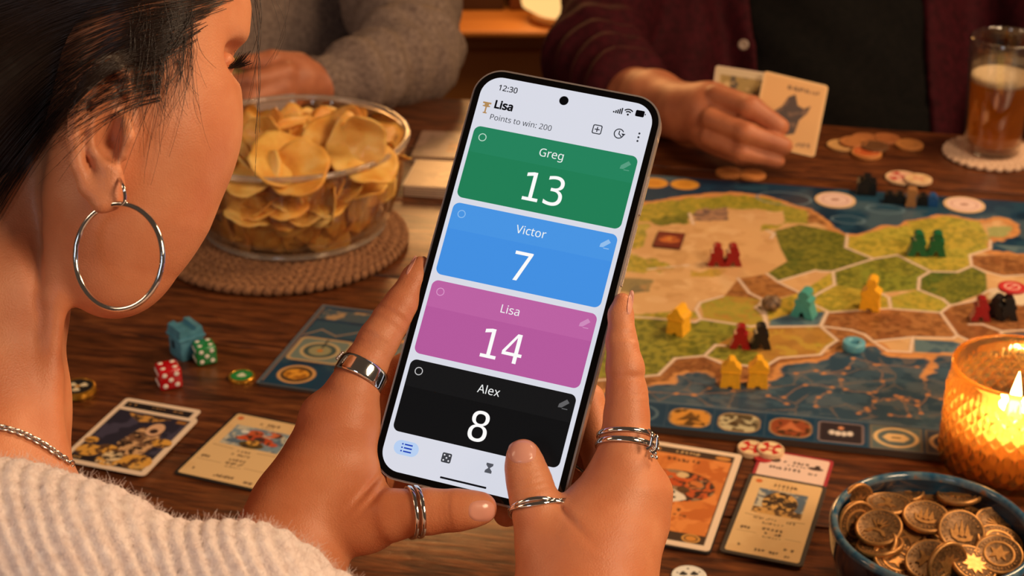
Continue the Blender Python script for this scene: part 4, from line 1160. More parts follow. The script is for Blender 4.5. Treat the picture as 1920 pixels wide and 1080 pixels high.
# lower strip with framed emblems
yb = -cym
pb.rect(-BW/2, yb, BW/2, yb+33, (22, 66, 98))
pb.rect(-BW/2, yb+33, BW/2, yb+34, (120, 132, 140), .7)
strip = [(1296, 772, (214, 148, 62), 'o'), (1387, 783, (196, 186, 150), 'o'), (1483, 792, (150, 74, 44), 'o'), (1577, 803, (48, 40, 46), 'r'), (1680, 812, (84, 104, 110), 'g'), (1785, 824, (60, 68, 84), 'g'), (1205, 762, (58, 98, 126), 'b'), (1110, 752, (58, 98, 126), 'b')]
for k, (x, y, c, t) in enumerate(strip):
    ex, ey = Bc(x, y); ey = yb+16.5
    if t != 'g':
        pb.rect(ex-17.5, yb+1.5, ex+17.5, yb+31, (70, 92, 112), .8); pb.rect(ex-17, yb+2, ex+17, yb+30.5, (20, 60, 90))
    if t == 'o':
        pb.rect(ex-14, yb+4, ex+14, yb+28, (186, 150, 100), 1, 9); m = pb.rect(ex-13, yb+5, ex+13, yb+27, c, 1, 8)
        pb.mottle(m, [(60, 44, 26)], 5, 70+k, .52, .6, .9)
        pb.poly([(ex-9, ey-5), (ex-4, ey+1), (ex, ey+8), (ex+4, ey+1), (ex+9, ey-5), (ex+3, ey-4), (ex, ey-2), (ex-3, ey-4)], (70, 48, 26) if k != 2 else (204, 120, 76), .85)
    if t == 'r':
        pb.rect(ex-15, yb+3, ex+15, yb+29, (150, 130, 130), 1, 3); pb.rect(ex-14, yb+4, ex+14, yb+28, c, 1, 2)
        for dx in (-6, -2, 2, 6): pb.ell(ex+dx, ey-2+abs(dx)*.2, 1.9, 3.0, (224, 214, 208))
        pb.ell(ex, ey+5.5, 1.8, 2.0, (220, 150, 110))
    if t == 'g':
        pb.rect(ex-17, yb+1, ex+17, yb+31, (138, 120, 92)); pb.rect(ex-16, yb+2, ex+16, yb+30, c)
        pb.ring(ex, ey, 13.5, 11.5, 2.2, (222, 190, 138)); pb.poly([(ex-9, ey), (ex-5, ey+5), (ex+5, ey+5), (ex+9, ey), (ex+5, ey-5), (ex-5, ey-5)], (220, 188, 136)); pb.rect(ex-3, ey-1, ex+3, ey+1, (110, 90, 60))
    if t == 'b': pb.ring(ex, ey, 11, 10, 1.4, (96, 124, 142)); pb.ell(ex-8, ey+2, 2.5, 2.5, (200, 150, 100))
for x, y in ((1284, 346), (1226, 343), (1168, 340)):
    ex, ey = Bc(x, y); m = pb.ell(ex, ey, 13, 12, (224, 158, 60)); pb.ell(ex, ey, 7, 6, (200, 130, 44), .6)
for x, y, w_ in ((1470, 372, 24), (1660, 392, 16), (1590, 412, 14)):
    ex, ey = Bc(x, y); pb.ring(ex, ey, w_, w_*.6, 1, (110, 140, 160))
M_board = print_mat('board_print', 0.30)
M_boardside = mat('board_edge', (70, 58, 52), 0.6)
board = empty('game_board', (float(BO[0]), float(BO[1]), TZ), BA, 'large game board printed with green, sand and brown hex fields by a blue sea', 'game board')
bm_obj('board_base', bm_prism(rrect(BW/1000, BH/1000, .003, 4, cxm/1000, cym/1000), 0.0006, .0052, .0004, 1), M_boardside, board, angle=40)
bo = pb.obj('board_print', M_board, board, z=0)
bo.location = (cxm/1000, cym/1000, .0055)
TOP = TZ+.0056

# small player mat on the left, partly behind the hand
q = [P(480, 717, TZ+.003), P(643, 577, TZ+.003)]
dv = (q[1]-q[0])[:2]; Lh = float(np.linalg.norm(dv)); MA = math.atan2(dv[1], dv[0])-pi/2
MAw = radians(-15.5)
pm = Paint(178, 136, .8, (20, 60, 88))
allm = np.ones(len(pm.X)); pm.mottle(allm, [(42, 78, 96), (16, 48, 74)], 22, 5, .47, .57, .8)
pm.rect(-89, -68, 89, -66.8, (98, 110, 120)); pm.rect(-89, -68, -87.5, 68, (110, 120, 128)); pm.rect(-89, 66, 89, 68, (110, 120, 128))
pm.rect(-85, -65, -48, -33, (14, 62, 90)); pm.ell(-66, -48, 14, 14, (214, 160, 96)); pm.ell(-66, -48, 11.6, 11.6, (50, 44, 38)); m = pm.ell(-66, -48, 9.5, 8, (226, 156, 52)); pm.mottle(m, [(160, 100, 30)], 4, 3, .5)
pm.rect(-84, -27, -42, 12, (190, 158, 112), 1, 5); pm.rect(-81.5, -24.5, -44.5, 9.5, (112, 128, 120), 1, 4)
pm.ell(-63, -8, 15, 14, (196, 170, 124)); pm.ell(-63, -8, 12.5, 11.5, (60, 84, 84)); pm.ell(-63, -8, 8.5, 8, (150, 146, 110)); pm.ell(-63, -8, 2.4, 2.4, (190, 120, 50)); pm.line([(-63, -3), (-63, 10)], 1.6, (40, 56, 56))
pm.rect(-84, 16, -42, 40, (46, 78, 96)); m = pm.rect(-84, 44, -42, 62, (70, 88, 98)); pm.mottle(m, [(170, 140, 104)], 9, 8, .55)
pm.line([(-84, 14), (-74, 26), (-60, 18), (-44, 30)], 1.2, (186, 150, 110), .8); pm.line([(-86, -63), (-86, 64)], .8, (196, 150, 104), .7)
for k in range(3):
    x = -22+40*k; pm.rect(x-17, -60, x+17, -30, (180, 116, 50), 1, 3); pm.rect(x-17, -22, x+17, 10, (70, 96, 104), 1, 3); pm.line([(x-15, -6), (x+15, -2)], 3, (206, 130, 56)); pm.line([(x-15, 18), (x+15, 24)], 4, (206, 130, 56))
mat_o = empty('player_mat', (float(q[0][0]), float(q[0][1]), TZ), MAw, 'dark blue player mat with a gold coin symbol at its corner, left of the phone', 'game board')
# sheared corner: the left edge runs along dv
sh = math.tan(MAw+pi/2-math.atan2(dv[1], dv[0]))
def matpt(x, y): return (x, y)
bm_obj('mat_base', bm_prism(rrect(.178, .128, .003, 4, .089, .064), .0004, .0028, .0004, 1), M_boardside, mat_o, angle=40)
po = pm.obj('mat_print', M_board, mat_o); po.location = (.089, .064, .00295); po.scale = (1, .128/.136, 1)

# ------------------------------------------------------------ cards
M_card = print_mat('card_print', 0.38)
CREAM, TAN = (238, 214, 190), (226, 190, 138)
def card_frame(tl, tr, br, bl, z=TZ):
    q = [P(*p_, z)[:2] for p_ in (tl, tr, br, bl)]
    ex = (q[1]-q[0])+(q[2]-q[3]); a = math.atan2(ex[1], ex[0])
    ey = (q[0]-q[3])+(q[1]-q[2]); a2 = math.atan2(ey[1], ey[0])-pi/2
    am = (a+a2)/2
    return sum(q)/4, np.linalg.norm(ex)/2*1000, np.linalg.norm(ey)/2*1000, am
def card(label, corners, z0, border, paint, sleeve=None, n=1, th=.0004, group=None, name='game_card', step=.5, w=None, h=None, ang=None):
    c, W0, H0, am = card_frame(*corners, z0+.001*0)
    W0 = w or W0; H0 = h or H0; am = am if ang is None else ang
    e = empty(name, (float(c[0]), float(c[1]), z0), am, label, 'card', group)
    bm_obj('card_stock', bm_prism(rrect(W0/1000, H0/1000, .0028, 6), .0001, th), border, e, angle=40)
    ins = 1.2 if sleeve is None else sleeve
    pn = Paint(W0-2*ins, H0-2*ins, step, (230, 200, 160)); paint(pn)
    r_ = 2.2
    hw, hh = pn.w/2, pn.h/2
    kp = lambda x, y: ~((np.abs(x+step/2) > hw-r_) & (np.abs(y+step/2) > hh-r_) & (np.hypot(np.abs(x+step/2)-(hw-r_), np.abs(y+step/2)-(hh-r_)) > r_))
    o = pn.obj('card_face', M_card, e, th+.00008, kp)
    return e, W0, H0, am
M_blk = mat('card_black', (38, 34, 34), .4); M_crm = mat('card_cream', CREAM, .5); M_red = mat('card_red', (170, 50, 62), .45); M_gry = mat('card_sleeve_grey', (72, 64, 58), .35)
def art_dark(p):
    w_, h_ = p.w, p.h
    p.rect(-w_/2, -h_/2, w_/2, h_/2, CREAM); p.rect(-w_/2+2.5, -h_/2+3, w_/2-2.5, h_/2-2.5, (34, 28, 34))
    m = p.rect(-w_/2+3, -h_/2+9, w_/2-3, h_/2-3, (40, 38, 56)); p.mottle(m, [(66, 62, 84)], 10, 4, .5, .6)
    m = p.poly([(-18, h_/2-5), (14, h_/2-5), (4, h_/2-11), (-6, h_/2-14), (-14, h_/2-9)], (206, 150, 74)); p.mottle(m, [(60, 46, 40)], 3, 5, .5)
    m = p.soft(p.sd_poly([(-6, -h_/2+30), (0, -h_/2+52), (10, h_/2-18), (16, h_/2-22), (20, -4), (16, -22), (2, -24)])); p.put(m, (120, 86, 62)); p.mottle(m, [(214, 170, 124), (50, 34, 30)], 4, 6, .46, .56)
    p.ell(10, 16, 6, 8, (222, 176, 140)); p.ell(10, 14, 3, 3, (60, 40, 36))
    for cx, cy, rx in ((-19, -20, 9), (18, -23, 11), (0, -27, 9), (23, 2, 7), (-8, -16, 8), (-24, -8, 5)):
        m = p.ell(cx, cy, rx, rx*.75, (222, 164, 72)); p.mottle(m, [(90, 60, 40)], 3, int(cx+40), .52)
    m = p.ell(0, -22, 7, 6, (230, 204, 160)); p.mottle(m, [(60, 46, 40)], 2.4, 9, .5)
    p.glyphs(0, -h_/2+5.5, 16, 2.6, 6, (226, 200, 160), 3); p.glyphs(-w_/2+8, -h_/2+6, 6, 2.4, 3, (206, 160, 90), 4)
    p.ring(w_/2-8, -h_/2+6.5, 4.5, 3, .8, (214, 170, 96)); p.ell(w_/2-8, -h_/2+6.5, 2.4, 1.6, (214, 170, 96))
    p.rect(w_/2-11, h_/2-8, w_/2-4, h_/2-4.5, (180, 120, 50), .8)
def art_top(p):
    p.rect(-p.w/2, -p.h/2, p.w/2, p.h/2, CREAM); p.rect(-p.w/2+2.5, -p.h/2+2, p.w/2-2.5, p.h/2-3, (32, 28, 30))
    p.glyphs(-p.w/2+8, p.h/2-6, 6, 2, 3, (200, 150, 90), 1); p.glyphs(0, p.h/2-6, 10, 1.6, 4, (200, 150, 90), 2); p.glyphs(15, p.h/2-6, 8, 1.6, 4, (200, 150, 90), 5)
def art_robot(p, sky=(126, 146, 158), seed=0):
    w_, h_ = p.w, p.h
    p.rect(-w_/2, -h_/2, w_/2, h_/2, TAN); allm = np.ones(len(p.X)); p.mottle(allm, [(214, 172, 118)], 30, 5+seed, .55, .7, .4)
    p.ell(-w_/2+5, h_/2-5, 2.2, 2.2, (206, 110, 56)); p.glyphs(0, h_/2-7, 15, 3.0, 6, (90, 66, 50), 1+seed); p.glyphs(0, h_/2-10.5, 9, 1.4, 4, (110, 84, 66), 2)
    x0, x1, y0, y1 = -w_/2+7, w_/2-7, 2, h_/2-13
    m = p.rect(x0, y0, x1, y1, sky); p.mottle(m, [(196, 190, 170), (90, 110, 130)], 6, 7+seed, .5, .58)
    if seed == 0:
        for cx, cy, rx, ry, c in ((-4, 20, 6, 4, (196, 92, 54)), (8, 22, 7, 3.6, (206, 110, 70)), (0, 14, 12, 4, (188, 76, 42)), (-10, 12, 5, 2, (206, 84, 44)), (12, 11, 5, 2.2, (200, 84, 44)), (2, 14, 4, 3, (76, 52, 50)), (4, 22, 3, 2, (130, 160, 180)), (0, 6, 9, 4.5, (90, 72, 34)), (0, 9, 5, 3, (218, 160, 70)), (-12, 20, 3, 2, (220, 220, 214))):
            m = p.ell(cx, cy, rx, ry, c); p.mottle(m, [(60, 44, 36)], 2.5, int(30+cx), .58)
    else:
        m = p.ell(0, (y0+y1)/2, (x1-x0)*.36, (y1-y0)*.46, (212, 164, 92)); p.mottle(m, [(86, 62, 38), (50, 40, 36)], 3, 33, .50, .56)
        p.ell(0, (y0+y1)/2+5, 2.4, 2.4, (60, 46, 36)); p.ell(-6, (y0+y1)/2-1, 2, 2.4, (60, 46, 36)); p.ell(6, (y0+y1)/2-1, 2, 2.4, (60, 46, 36))
        m = p.rect(x0, y0, x1, y0+7, (96, 70, 44)); p.mottle(m, [(206, 158, 90)], 2.6, 35, .5)
    p.line([(-w_/2+4, -1), (-9, -2)], .5, (120, 92, 64)); p.line([(9, -2), (w_/2-4, -1)], .5, (120, 92, 64))
    p.glyphs(0, -3.5, 26 if seed else 10, 2.2, 14 if seed else 4, (90, 66, 50), 8+seed); p.glyphs(0, -8, 14, 2.2, 6, (90, 66, 50), 9+seed)
    p.glyphs(1, -14, 13, 2.6, 5, (80, 58, 44), 10+seed); p.glyphs(1, -18.5, 13, 3, 6, (70, 50, 40), 11+seed); p.glyphs(2, -22.5, 12, 1.6, 6, (90, 66, 50), 12)
    p.line([(-w_/2+3, -20), (-8, -20)], .4, (150, 120, 86)); p.line([(10, -21), (w_/2-3, -21)], .4, (150, 120, 86))
    p.glyphs(-w_/2+7, -16, 6, 3, 3, (80, 58, 44), 13); p.glyphs(-w_/2+7, -h_/2+8, 6, 3.2, 3, (80, 58, 44), 14); p.glyphs(2, -h_/2+5.5, 15, 3, 7, (80, 58, 44), 15+seed); p.glyphs(w_/2-8, -h_/2+11 if seed else -h_/2+4, 6, 3, 3, (90, 66, 50), 16); p.glyphs(w_/2-7, -h_/2+4, 5, 2.4, 3, (110, 84, 66), 17)
def art_orange(p):
    w_, h_ = p.w, p.h
    p.rect(-w_/2, -h_/2, w_/2, h_/2, CREAM); p.rect(-w_/2+3, -h_/2+3.5, w_/2-3, h_/2-3.5, (66, 48, 38))
    m = p.rect(-w_/2+4, -h_/2+13, w_/2-4, h_/2-11, (212, 124, 58)); p.mottle(m, [(226, 140, 72), (196, 106, 46)], 12, 3, .48, .58)
    p.glyphs(0, h_/2-7.5, 16, 3, 6, (206, 170, 120), 2); p.ell(w_/2-10, h_/2-7.5, 5, 2.4, (206, 140, 70)); p.ell(-w_/2+10, h_/2-7.5, 5, 2.4, (206, 140, 70))
    p.glyphs(-1, h_/2-17, 22, 4, 7, (100, 58, 34), 3)
    m = p.ell(0, 8, w_/2-8, 18, (64, 46, 38)); p.mottle(m, [(150, 120, 90), (206, 96, 40)], 5, 12, .52, .60)
    for cx, cy, r_, c in ((2, 21, 4, (222, 190, 140)), (-11, 14, 5, (190, 90, 40)), (12, 12, 5, (206, 120, 60)), (0, 12, 6, (196, 80, 34)), (14, 2, 6, (190, 84, 40)), (-14, 3, 6, (150, 96, 50)), (6, 4, 4, (96, 66, 40))):
        m = p.ell(cx, cy, r_, r_*.85, c); p.mottle(m, [(60, 40, 30)], 2.5, int(cx+60), .55)
    p.poly([(-8, -2), (0, 3), (8, -2), (10, -6), (6, -9), (0, -12), (-6, -9), (-10, -6)], (232, 222, 206)); p.rect(-3, -7, 3, -4.5, (50, 40, 36)); p.ell(0, 0, 1.6, 1.6, (50, 40, 36)); p.ell(0, -9.5, 1.2, 1.2, (60, 50, 40))
    p.glyphs(-2, -19, 22, 3.6, 8, (80, 50, 32), 6); p.glyphs(2, -24.5, 24, 2.6, 8, (100, 62, 38), 7); p.glyphs(-5, -30, 14, 3.4, 5, (80, 50, 32), 8)
    p.glyphs(-3, -h_/2+8.5, 14, 3.2, 6, (214, 176, 110), 9); p.ring(w_/2-12, -h_/2+8.5, 5, 4, 1, (220, 160, 80)); p.ell(w_/2-12, -h_/2+8.5, 3.4, 2.6, (210, 140, 60))
def art_note(p):
    w_, h_ = p.w, p.h; p.rect(-w_/2, -h_/2, w_/2, h_/2, (236, 208, 196))
    p.ell(-13, 9, 4, 3, (80, 60, 56)); p.glyphs(1, 9, 17, 3, 6, (90, 66, 60), 1); p.glyphs(2, 5, 12, 2, 5, (100, 76, 70), 2)
    m = p.ell(14, 6, 5, 1.8, (70, 52, 50)); p.ell(15, 8.5, 1.8, 2, (70, 52, 50))
    p.glyphs(-11, 0, 8, 3, 4, (90, 66, 60), 3); p.glyphs(0, 0, 11, 3.4, 4, (80, 58, 54), 4); p.glyphs(13, -1, 6, 2.4, 3, (110, 84, 76), 5)
card('cream edged dark card sticking out at the back of the small pile', ((239, 746), (378, 772), (300, 852), (150, 828)), TZ+.0008, M_crm, art_top, th=.0006)
for k in range(4):
    e, *_ = card('cream edged card inside the small pile by the neck, seen only at its edge', ((222+k, 760+2*k), (375, 786+2*k), (270-k, 893), (120, 866)), TZ+.0001+.0007*k, M_crm if k else M_blk, art_top, th=.0005, group='cards in the small pile', step=2) if k < 3 else (None,)
card('dark illustrated card with gold figures on top of the small pile', ((217, 759), (372, 790), (266, 894), (116, 864)), TZ+.0026, M_crm, art_dark, th=.0005)
card('tan card with a red and blue picture lying left of the left hand', ((443, 772), (596, 806), (480, 921), (326, 891)), TZ+.0003, M_blk, lambda p: art_robot(p), sleeve=2.0, th=.0009)
e, W0, H0, am = card('large orange card with an oval picture and cream border beside the right wrist', ((1200, 822), (1392, 856), (1330, 1034), (1120, 1000)), TZ+.0016, M_crm, art_orange, th=.0006)
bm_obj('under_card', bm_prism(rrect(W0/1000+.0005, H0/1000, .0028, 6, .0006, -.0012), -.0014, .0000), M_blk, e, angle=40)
e, W0, H0, am = card('small pink card with lines of print tucked above the tan card', ((1430, 846), (1568, 865), (1542, 925), (1402, 903)), TZ+.0004, M_red, art_note, sleeve=2.2, th=.0010)
card('tan card in a dark sleeve with a golden picture beside the coin bowl', ((1409, 890), (1553, 914), (1503, 1065), (1344, 1035)), TZ+.0015, M_gry, lambda p: art_robot(p, (104, 110, 120), 3), sleeve=2.6, th=.0010)
# stacks left of the phone
def stack(label, corners, n, paint, th, name='card_stack'):
    c, W0, H0, am = card_frame(*corners, TZ+th*n)
    for k in range(n):
        r_ = random.Random(k+n)
        top = k == n-1
        e = empty('game_card', (float(c[0])+r_.uniform(-.0006, .0006), float(c[1])+r_.uniform(-.0006, .0006), TZ+.0001+th*k), am+r_.uniform(-.008, .008), label[0] if top else label[1], 'card', None if top else label[2])
        bm_obj('card_stock', bm_prism(rrect(W0/1000, H0/1000, .0028, 4), .0001, th-.0001), M_stk if k % 2 else M_crm, e, angle=40)
        if top:
            p_ = Paint(W0-2, H0-2, 1.0, (214, 170, 126)); paint(p_); p_.obj('card_face', M_card, e, th+.0001)
M_stk = mat('card_edge_brown', (150, 110, 84), .6)
def art_faint(p):
    m = np.ones(len(p.X)); p.put(m, (160, 122, 90)); p.mottle(m, [(178, 140, 104)], 20, 3, .5); m = p.ell(6, -4, 18, 9, (150, 112, 84)); p.mottle(m, [(214, 170, 126)], 6, 4, .5); p.glyphs(8, 14, 30, 4, 8, (140, 104, 80), 4)
def art_faint2(p):
    m = np.ones(len(p.X)); p.put(m, (128, 102, 86)); p.mottle(m, [(150, 120, 104)], 12, 8, .5); m = p.rect(2, -20, 30, 6, (170, 106, 56)); p.mottle(m, [(110, 84, 70)], 6, 4, .5)
stack(('worn tan card on top of the thick card pile right of the crisp bowl', 'card in the thick pile right of the crisp bowl', 'cards in the thick pile'), ((778, 298), (890, 306), (874, 357), (759, 346)), 9, art_faint, .0011)
stack(('greyish picture card on the low pile behind the thick pile', 'card in the low pile behind the thick pile', 'cards in the low pile'), ((788, 243), (900, 250), (890, 299), (776, 292)), 4, art_faint2, .0011)
def art_sheet(p):
    m = np.ones(len(p.X)); p.put(m, (190, 176, 176)); p.mottle(m, [(160, 146, 150)], 14, 5, .52)
    for x, y, r_ in ((-40, 4, 9), (-12, -8, 10), (22, 10, 11), (40, -10, 9), (-56, -14, 8), (4, 14, 6)):
        m = p.ell(x, y, r_, r_*.8, (84, 66, 66)); p.mottle(m, [(140, 110, 96)], 5, 3, .55)
card('grey rules sheet with dark round pictures behind the crisp bowl', ((385, 215), (560, 203), (590, 262), (400, 275)), TZ+.0003, mat('sheet_grey', (190, 180, 178), .6), art_sheet, th=.0005, name='rules_sheet', step=1.2)

# ------------------------------------------------------------ wooden pieces, dice and tokens
def paint_m(name, c, rough=.38): return noise_mat(name, [(0.3, tuple(int(v*.92) for v in c)), (0.7, c)], 300, rough, bump=.15, bscale=900, bdist=.0003)
MP = {'yellow': paint_m('yellow_paint', (255, 188, 40)), 'red': paint_m('red_paint', (158, 16, 26)), 'black': paint_m('black_paint', (20, 20, 22)),
      'green': paint_m('green_paint', (12, 104, 66)), 'teal': paint_m('teal_paint', (74, 166, 160)), 'blue': paint_m('blue_paint', (22, 84, 150)), 'sky': paint_m('sky_blue_paint', (98, 174, 200)), 'wood': paint_m('bare_wood', (170, 120, 74))}
MEEPLE = [(-7.5, 0), (-2.2, 0), (-1.2, 3.2), (0, 4.2), (1.2, 3.2), (2.2, 0), (7.5, 0), (7.2, 1.2), (5.4, 6.0), (4.6, 8.6), (5.3, 9.8), (5.4, 11.2), (4.6, 12.3), (3.0, 12.7), (2.4, 13.2), (3.4, 14.4), (3.5, 16.2), (2.4, 17.8), (0, 18.4), (-2.4, 17.8), (-3.5, 16.2), (-3.4, 14.4), (-2.4, 13.2), (-3.0, 12.7), (-4.6, 12.3), (-5.4, 11.2), (-5.3, 9.8), (-4.6, 8.6), (-5.4, 6.0), (-7.2, 1.2)]
TOWER = [(-7, 0), (-2.2, 0), (-1.4, 1.6), (1.4, 1.6), (2.2, 0), (7, 0), (6.0, 12.2), (7.2, 13.0), (6.8, 15.4), (3.4, 18.2), (2.6, 20.4), (1.4, 22), (-1.4, 22), (-2.6, 20.4), (-3.4, 18.2), (-6.8, 15.4), (-7.2, 13.0), (-6.0, 12.2)]
TALL = [(-7.5, 0), (-2.5, 0), (-1.4, 2.0), (1.4, 2.0), (2.5, 0), (7.5, 0), (6.4, 9), (7.6, 13.4), (6.8, 15), (3.6, 17), (2.6, 18.6), (4.0, 21), (3.6, 24), (1.6, 26), (-1.6, 26), (-3.6, 24), (-4.0, 21), (-2.6, 18.6), (-3.6, 17), (-6.8, 15), (-7.6, 13.4), (-6.4, 9)]
def piece(px, py, outline, m, label, rot=0, s=1.0, th=9, z=TOP, cat='game piece', name='meeple', group=None, ledge=None):
    p = P(px, py, z)
    e = empty(name, tuple(float(v) for v in p), rot, label, cat, group)
    pts = [(x*s/1000, y*s/1000) for x, y in outline]
    bm = bm_prism(pts, -th*s/2000, th*s/2000, .0005*s, 2)
    o = bm_obj('body', bm, MP[m], e, angle=35)
    o.rotation_euler = (pi/2, 0, 0); o.location = (0, 0, .0001)
    if ledge:
        y0, wd = ledge
        b = bm_obj('ledge', bm_box(2*wd*s/1000, (th+1.4)*s/1000, 1.0*s/1000, .0003, c=(0, 0, y0*s/1000)), MP[m], e, angle=40)
    return e
piece(1369, 723, TOWER, 'yellow', 'yellow wooden tower piece, left of the front pair on the shore', -.15, 1.0, 9, name='tower_piece', ledge=(12.4, 7.0))
piece(1420, 723, TOWER, 'yellow', 'yellow wooden tower piece, right of the front pair on the shore', -.12, 1.02, 9, name='tower_piece', ledge=(12.4, 7.0))
piece(1272, 622, TOWER, 'yellow', 'yellow wooden tower piece alone on the green fields near the fingertip', -.55, .98, 14, name='tower_piece', ledge=(12.4, 7.0))
piece(1631, 578, TALL, 'yellow', 'tall yellow wooden figure standing among the middle hexes', -.35, 1.02, 11, name='tall_figure')
piece(1387, 651, MEEPLE, 'red', 'red meeple beside the black one in the middle of the map', -.15, 1.0, 8)
piece(1425, 651, MEEPLE, 'black', 'black meeple beside the red one in the middle of the map', -.05, 1.05, 8)
piece(1343, 496, MEEPLE, 'red', 'red meeple, left of the pair on the sand field', -.1, .98, 9)
piece(1373, 496, MEEPLE, 'red', 'red meeple, right of the pair on the sand field', .0, .98, 9)
piece(1719, 477, MEEPLE, 'green', 'dark green meeple, left of the pair on the far field', -.1, 1.12, 9)
piece(1754, 477, MEEPLE, 'green', 'dark green meeple, right of the pair on the far field', -.2, 1.12, 9)
piece(1507, 591, MEEPLE, 'teal', 'teal meeple with raised arms in the middle of the map', -.5, 1.2, 10)
piece(1837, 598, MEEPLE, 'red', 'red meeple at the right edge of the map', -.1, 1.0, 9)
piece(1866, 595, MEEPLE, 'black', 'black meeple next to the red one at the right edge', -.6, 1.02, 9)
piece(1888, 597, MEEPLE, 'black', 'rightmost black meeple under the red and white token', -.1, 1.02, 9)
CAST = [(-7, 0), (7, 0), (7, 8), (5, 10), (3, 10), (2.4, 13), (-2.4, 13), (-3, 10), (-5, 10), (-7, 8)]
piece(1624, 361, CAST, 'black', 'big black castle piece at the far edge of the board', -.2, 1.25, 12, name='castle_piece')
HUT = [(-5, 0), (5, 0), (5, 6), (2, 10), (-2, 10), (-5, 6)]
piece(1667, 379, HUT, 'black', 'black hut piece, leftmost of the row on the far blue strip', -.2, .95, 9, name='hut_piece')
piece(1686, 380, HUT, 'black', 'black hut piece beside the bare wooden piece on the far blue strip', -.2, .98, 9, name='hut_piece')
piece(1729, 383, HUT, 'black', 'dark hut piece right of the bare wooden piece on the far blue strip', -.2, .98, 9, name='hut_piece')
piece(1747, 384, HUT, 'blue', 'blue hut piece at the right end of the row on the far strip', -.2, 1.0, 9, name='hut_piece')
piece(1707, 385, [(-4.5, 0), (4.5, 0), (3.4, 9), (4.6, 13), (3, 15.5), (-3, 15.5), (-4.6, 13), (-3.4, 9)], 'wood', 'bare wooden pillar piece between the black hut pieces', -.2, 1.05, 9, name='pillar_piece')
p = P(1446, 580, TOP)
e = empty('pebble_piece', tuple(float(v) for v in p), 0, 'small dark brown pebble piece on the map left of the teal meeple', 'game piece')
bm = bmesh.new(); bmesh.ops.create_icosphere(bm, subdivisions=3, radius=.0075)
r_ = random.Random(4)
from mathutils import noise as mn_
for v in bm.verts: v.co *= 1+.22*mn_.noise(v.co*260); v.co.z = v.co.z*.8+.0056
bm_obj('stone', bm, noise_mat('pebble', [(0.35, (66, 44, 30)), (0.65, (150, 120, 92))], 260, .5, bump=.4), e)

# blue castle-like house on the left
p = P(352, 664, TZ)
h_ = empty('house_piece', tuple(float(v) for v in p), radians(38), 'light blue wooden house piece with a notched roof behind the green die', 'game piece')
MSK = noise_mat('blue_house_paint', [(0.3, (62, 122, 146)), (0.7, (84, 146, 170))], 200, .5, bump=.2, bscale=700, bdist=.0004)
bm_obj('walls', bm_box(.019, .019, .0165, .0008, c=(0, 0, .0083)), MSK, h_, angle=40)
bm_obj('eave', bm_box(.0215, .0215, .0022, .0006, c=(0, 0, .0172)), MSK, h_, angle=40)
o = bm_obj('roof', bm_prism([(-.0100, .0180), (.0100, .0180), (.0088, .0245), (.0040, .0255), (.0034, .0225), (-.0034, .0225), (-.0040, .0255), (-.0088, .0245)], -.0095, .0095, .0006, 2), MSK, h_, angle=35); o.rotation_euler = (pi/2, 0, 0)
M_dk = mat('dark_inset', (26, 52, 70), .6)
for k in (-.0022, .0022): bm_obj('window_slot', bm_box(.0022, .0008, .006, .0002, c=(k+.003, -.0097, .011)), M_dk, h_)
bm_obj('window_slot', bm_box(.0008, .0040, .0060, .0002, c=(-.0097, .002, .0105)), M_dk, h_)

# dice
def die(px, py, rot, m, label, s=.0152, tops=6, front=5, left=3):
    p = P(px, py, TZ)
    e = empty('die', tuple(float(v) for v in p), rot, label, 'die')
    bm_obj('cube_body', bm_box(s, s, s, s*.13, 4, c=(0, 0, s/2)), m, e)
    PIP = {1: [(0, 0)], 2: [(-1, -1), (1, 1)], 3: [(-1, -1), (0, 0), (1, 1)], 4: [(-1, -1), (1, 1), (-1, 1), (1, -1)], 5: [(-1, -1), (1, 1), (-1, 1), (1, -1), (0, 0)], 6: [(-1, -1), (1, 1), (-1, 1), (1, -1), (-1, 0), (1, 0)]}
    me = None
    for nrm, cnt in (((0, 0, 1), tops), ((0, -1, 0), front), ((-1, 0, 0), left), ((1, 0, 0), 7-left), ((0, 1, 0), 7-front)):
        N = Vector(nrm); u = Vector((0, 0, 1)) if abs(N.z) < .5 else Vector((0, 1, 0)); v = N.cross(u)
        for a, b_ in PIP[cnt]:
            c = N*(s/2+.00004)+(u*a+v*b_)*s*.26+Vector((0, 0, s/2))
            if me is None:
                o = bm_obj('pip', bm_lathe([(0, .00025), (s*.085, .0002), (s*.108, .00005), (s*.108, -.0003)], 14), M_pip, e); me = o.data
            else: o = link(bpy.data.objects.new('pip', me), e)
            o.location = c; o.rotation_euler = N.to_track_quat('Z', 'Y').to_euler()
M_pip = mat('pip_white', (244, 236, 226), .4)
M_rdie = mat('red_die', (190, 12, 22), .16, Coat_Weight=.5); M_gdie = mat('green_die', (28, 130, 62), .18, Coat_Weight=.5)
die(318, 722, radians(24), M_rdie, 'red die with white pips in front of the cards', .0162, 4, 5, 6)
die(385, 677, radians(24), M_gdie, 'green die with white pips touching the blue house piece', .0150, 4, 5, 6)

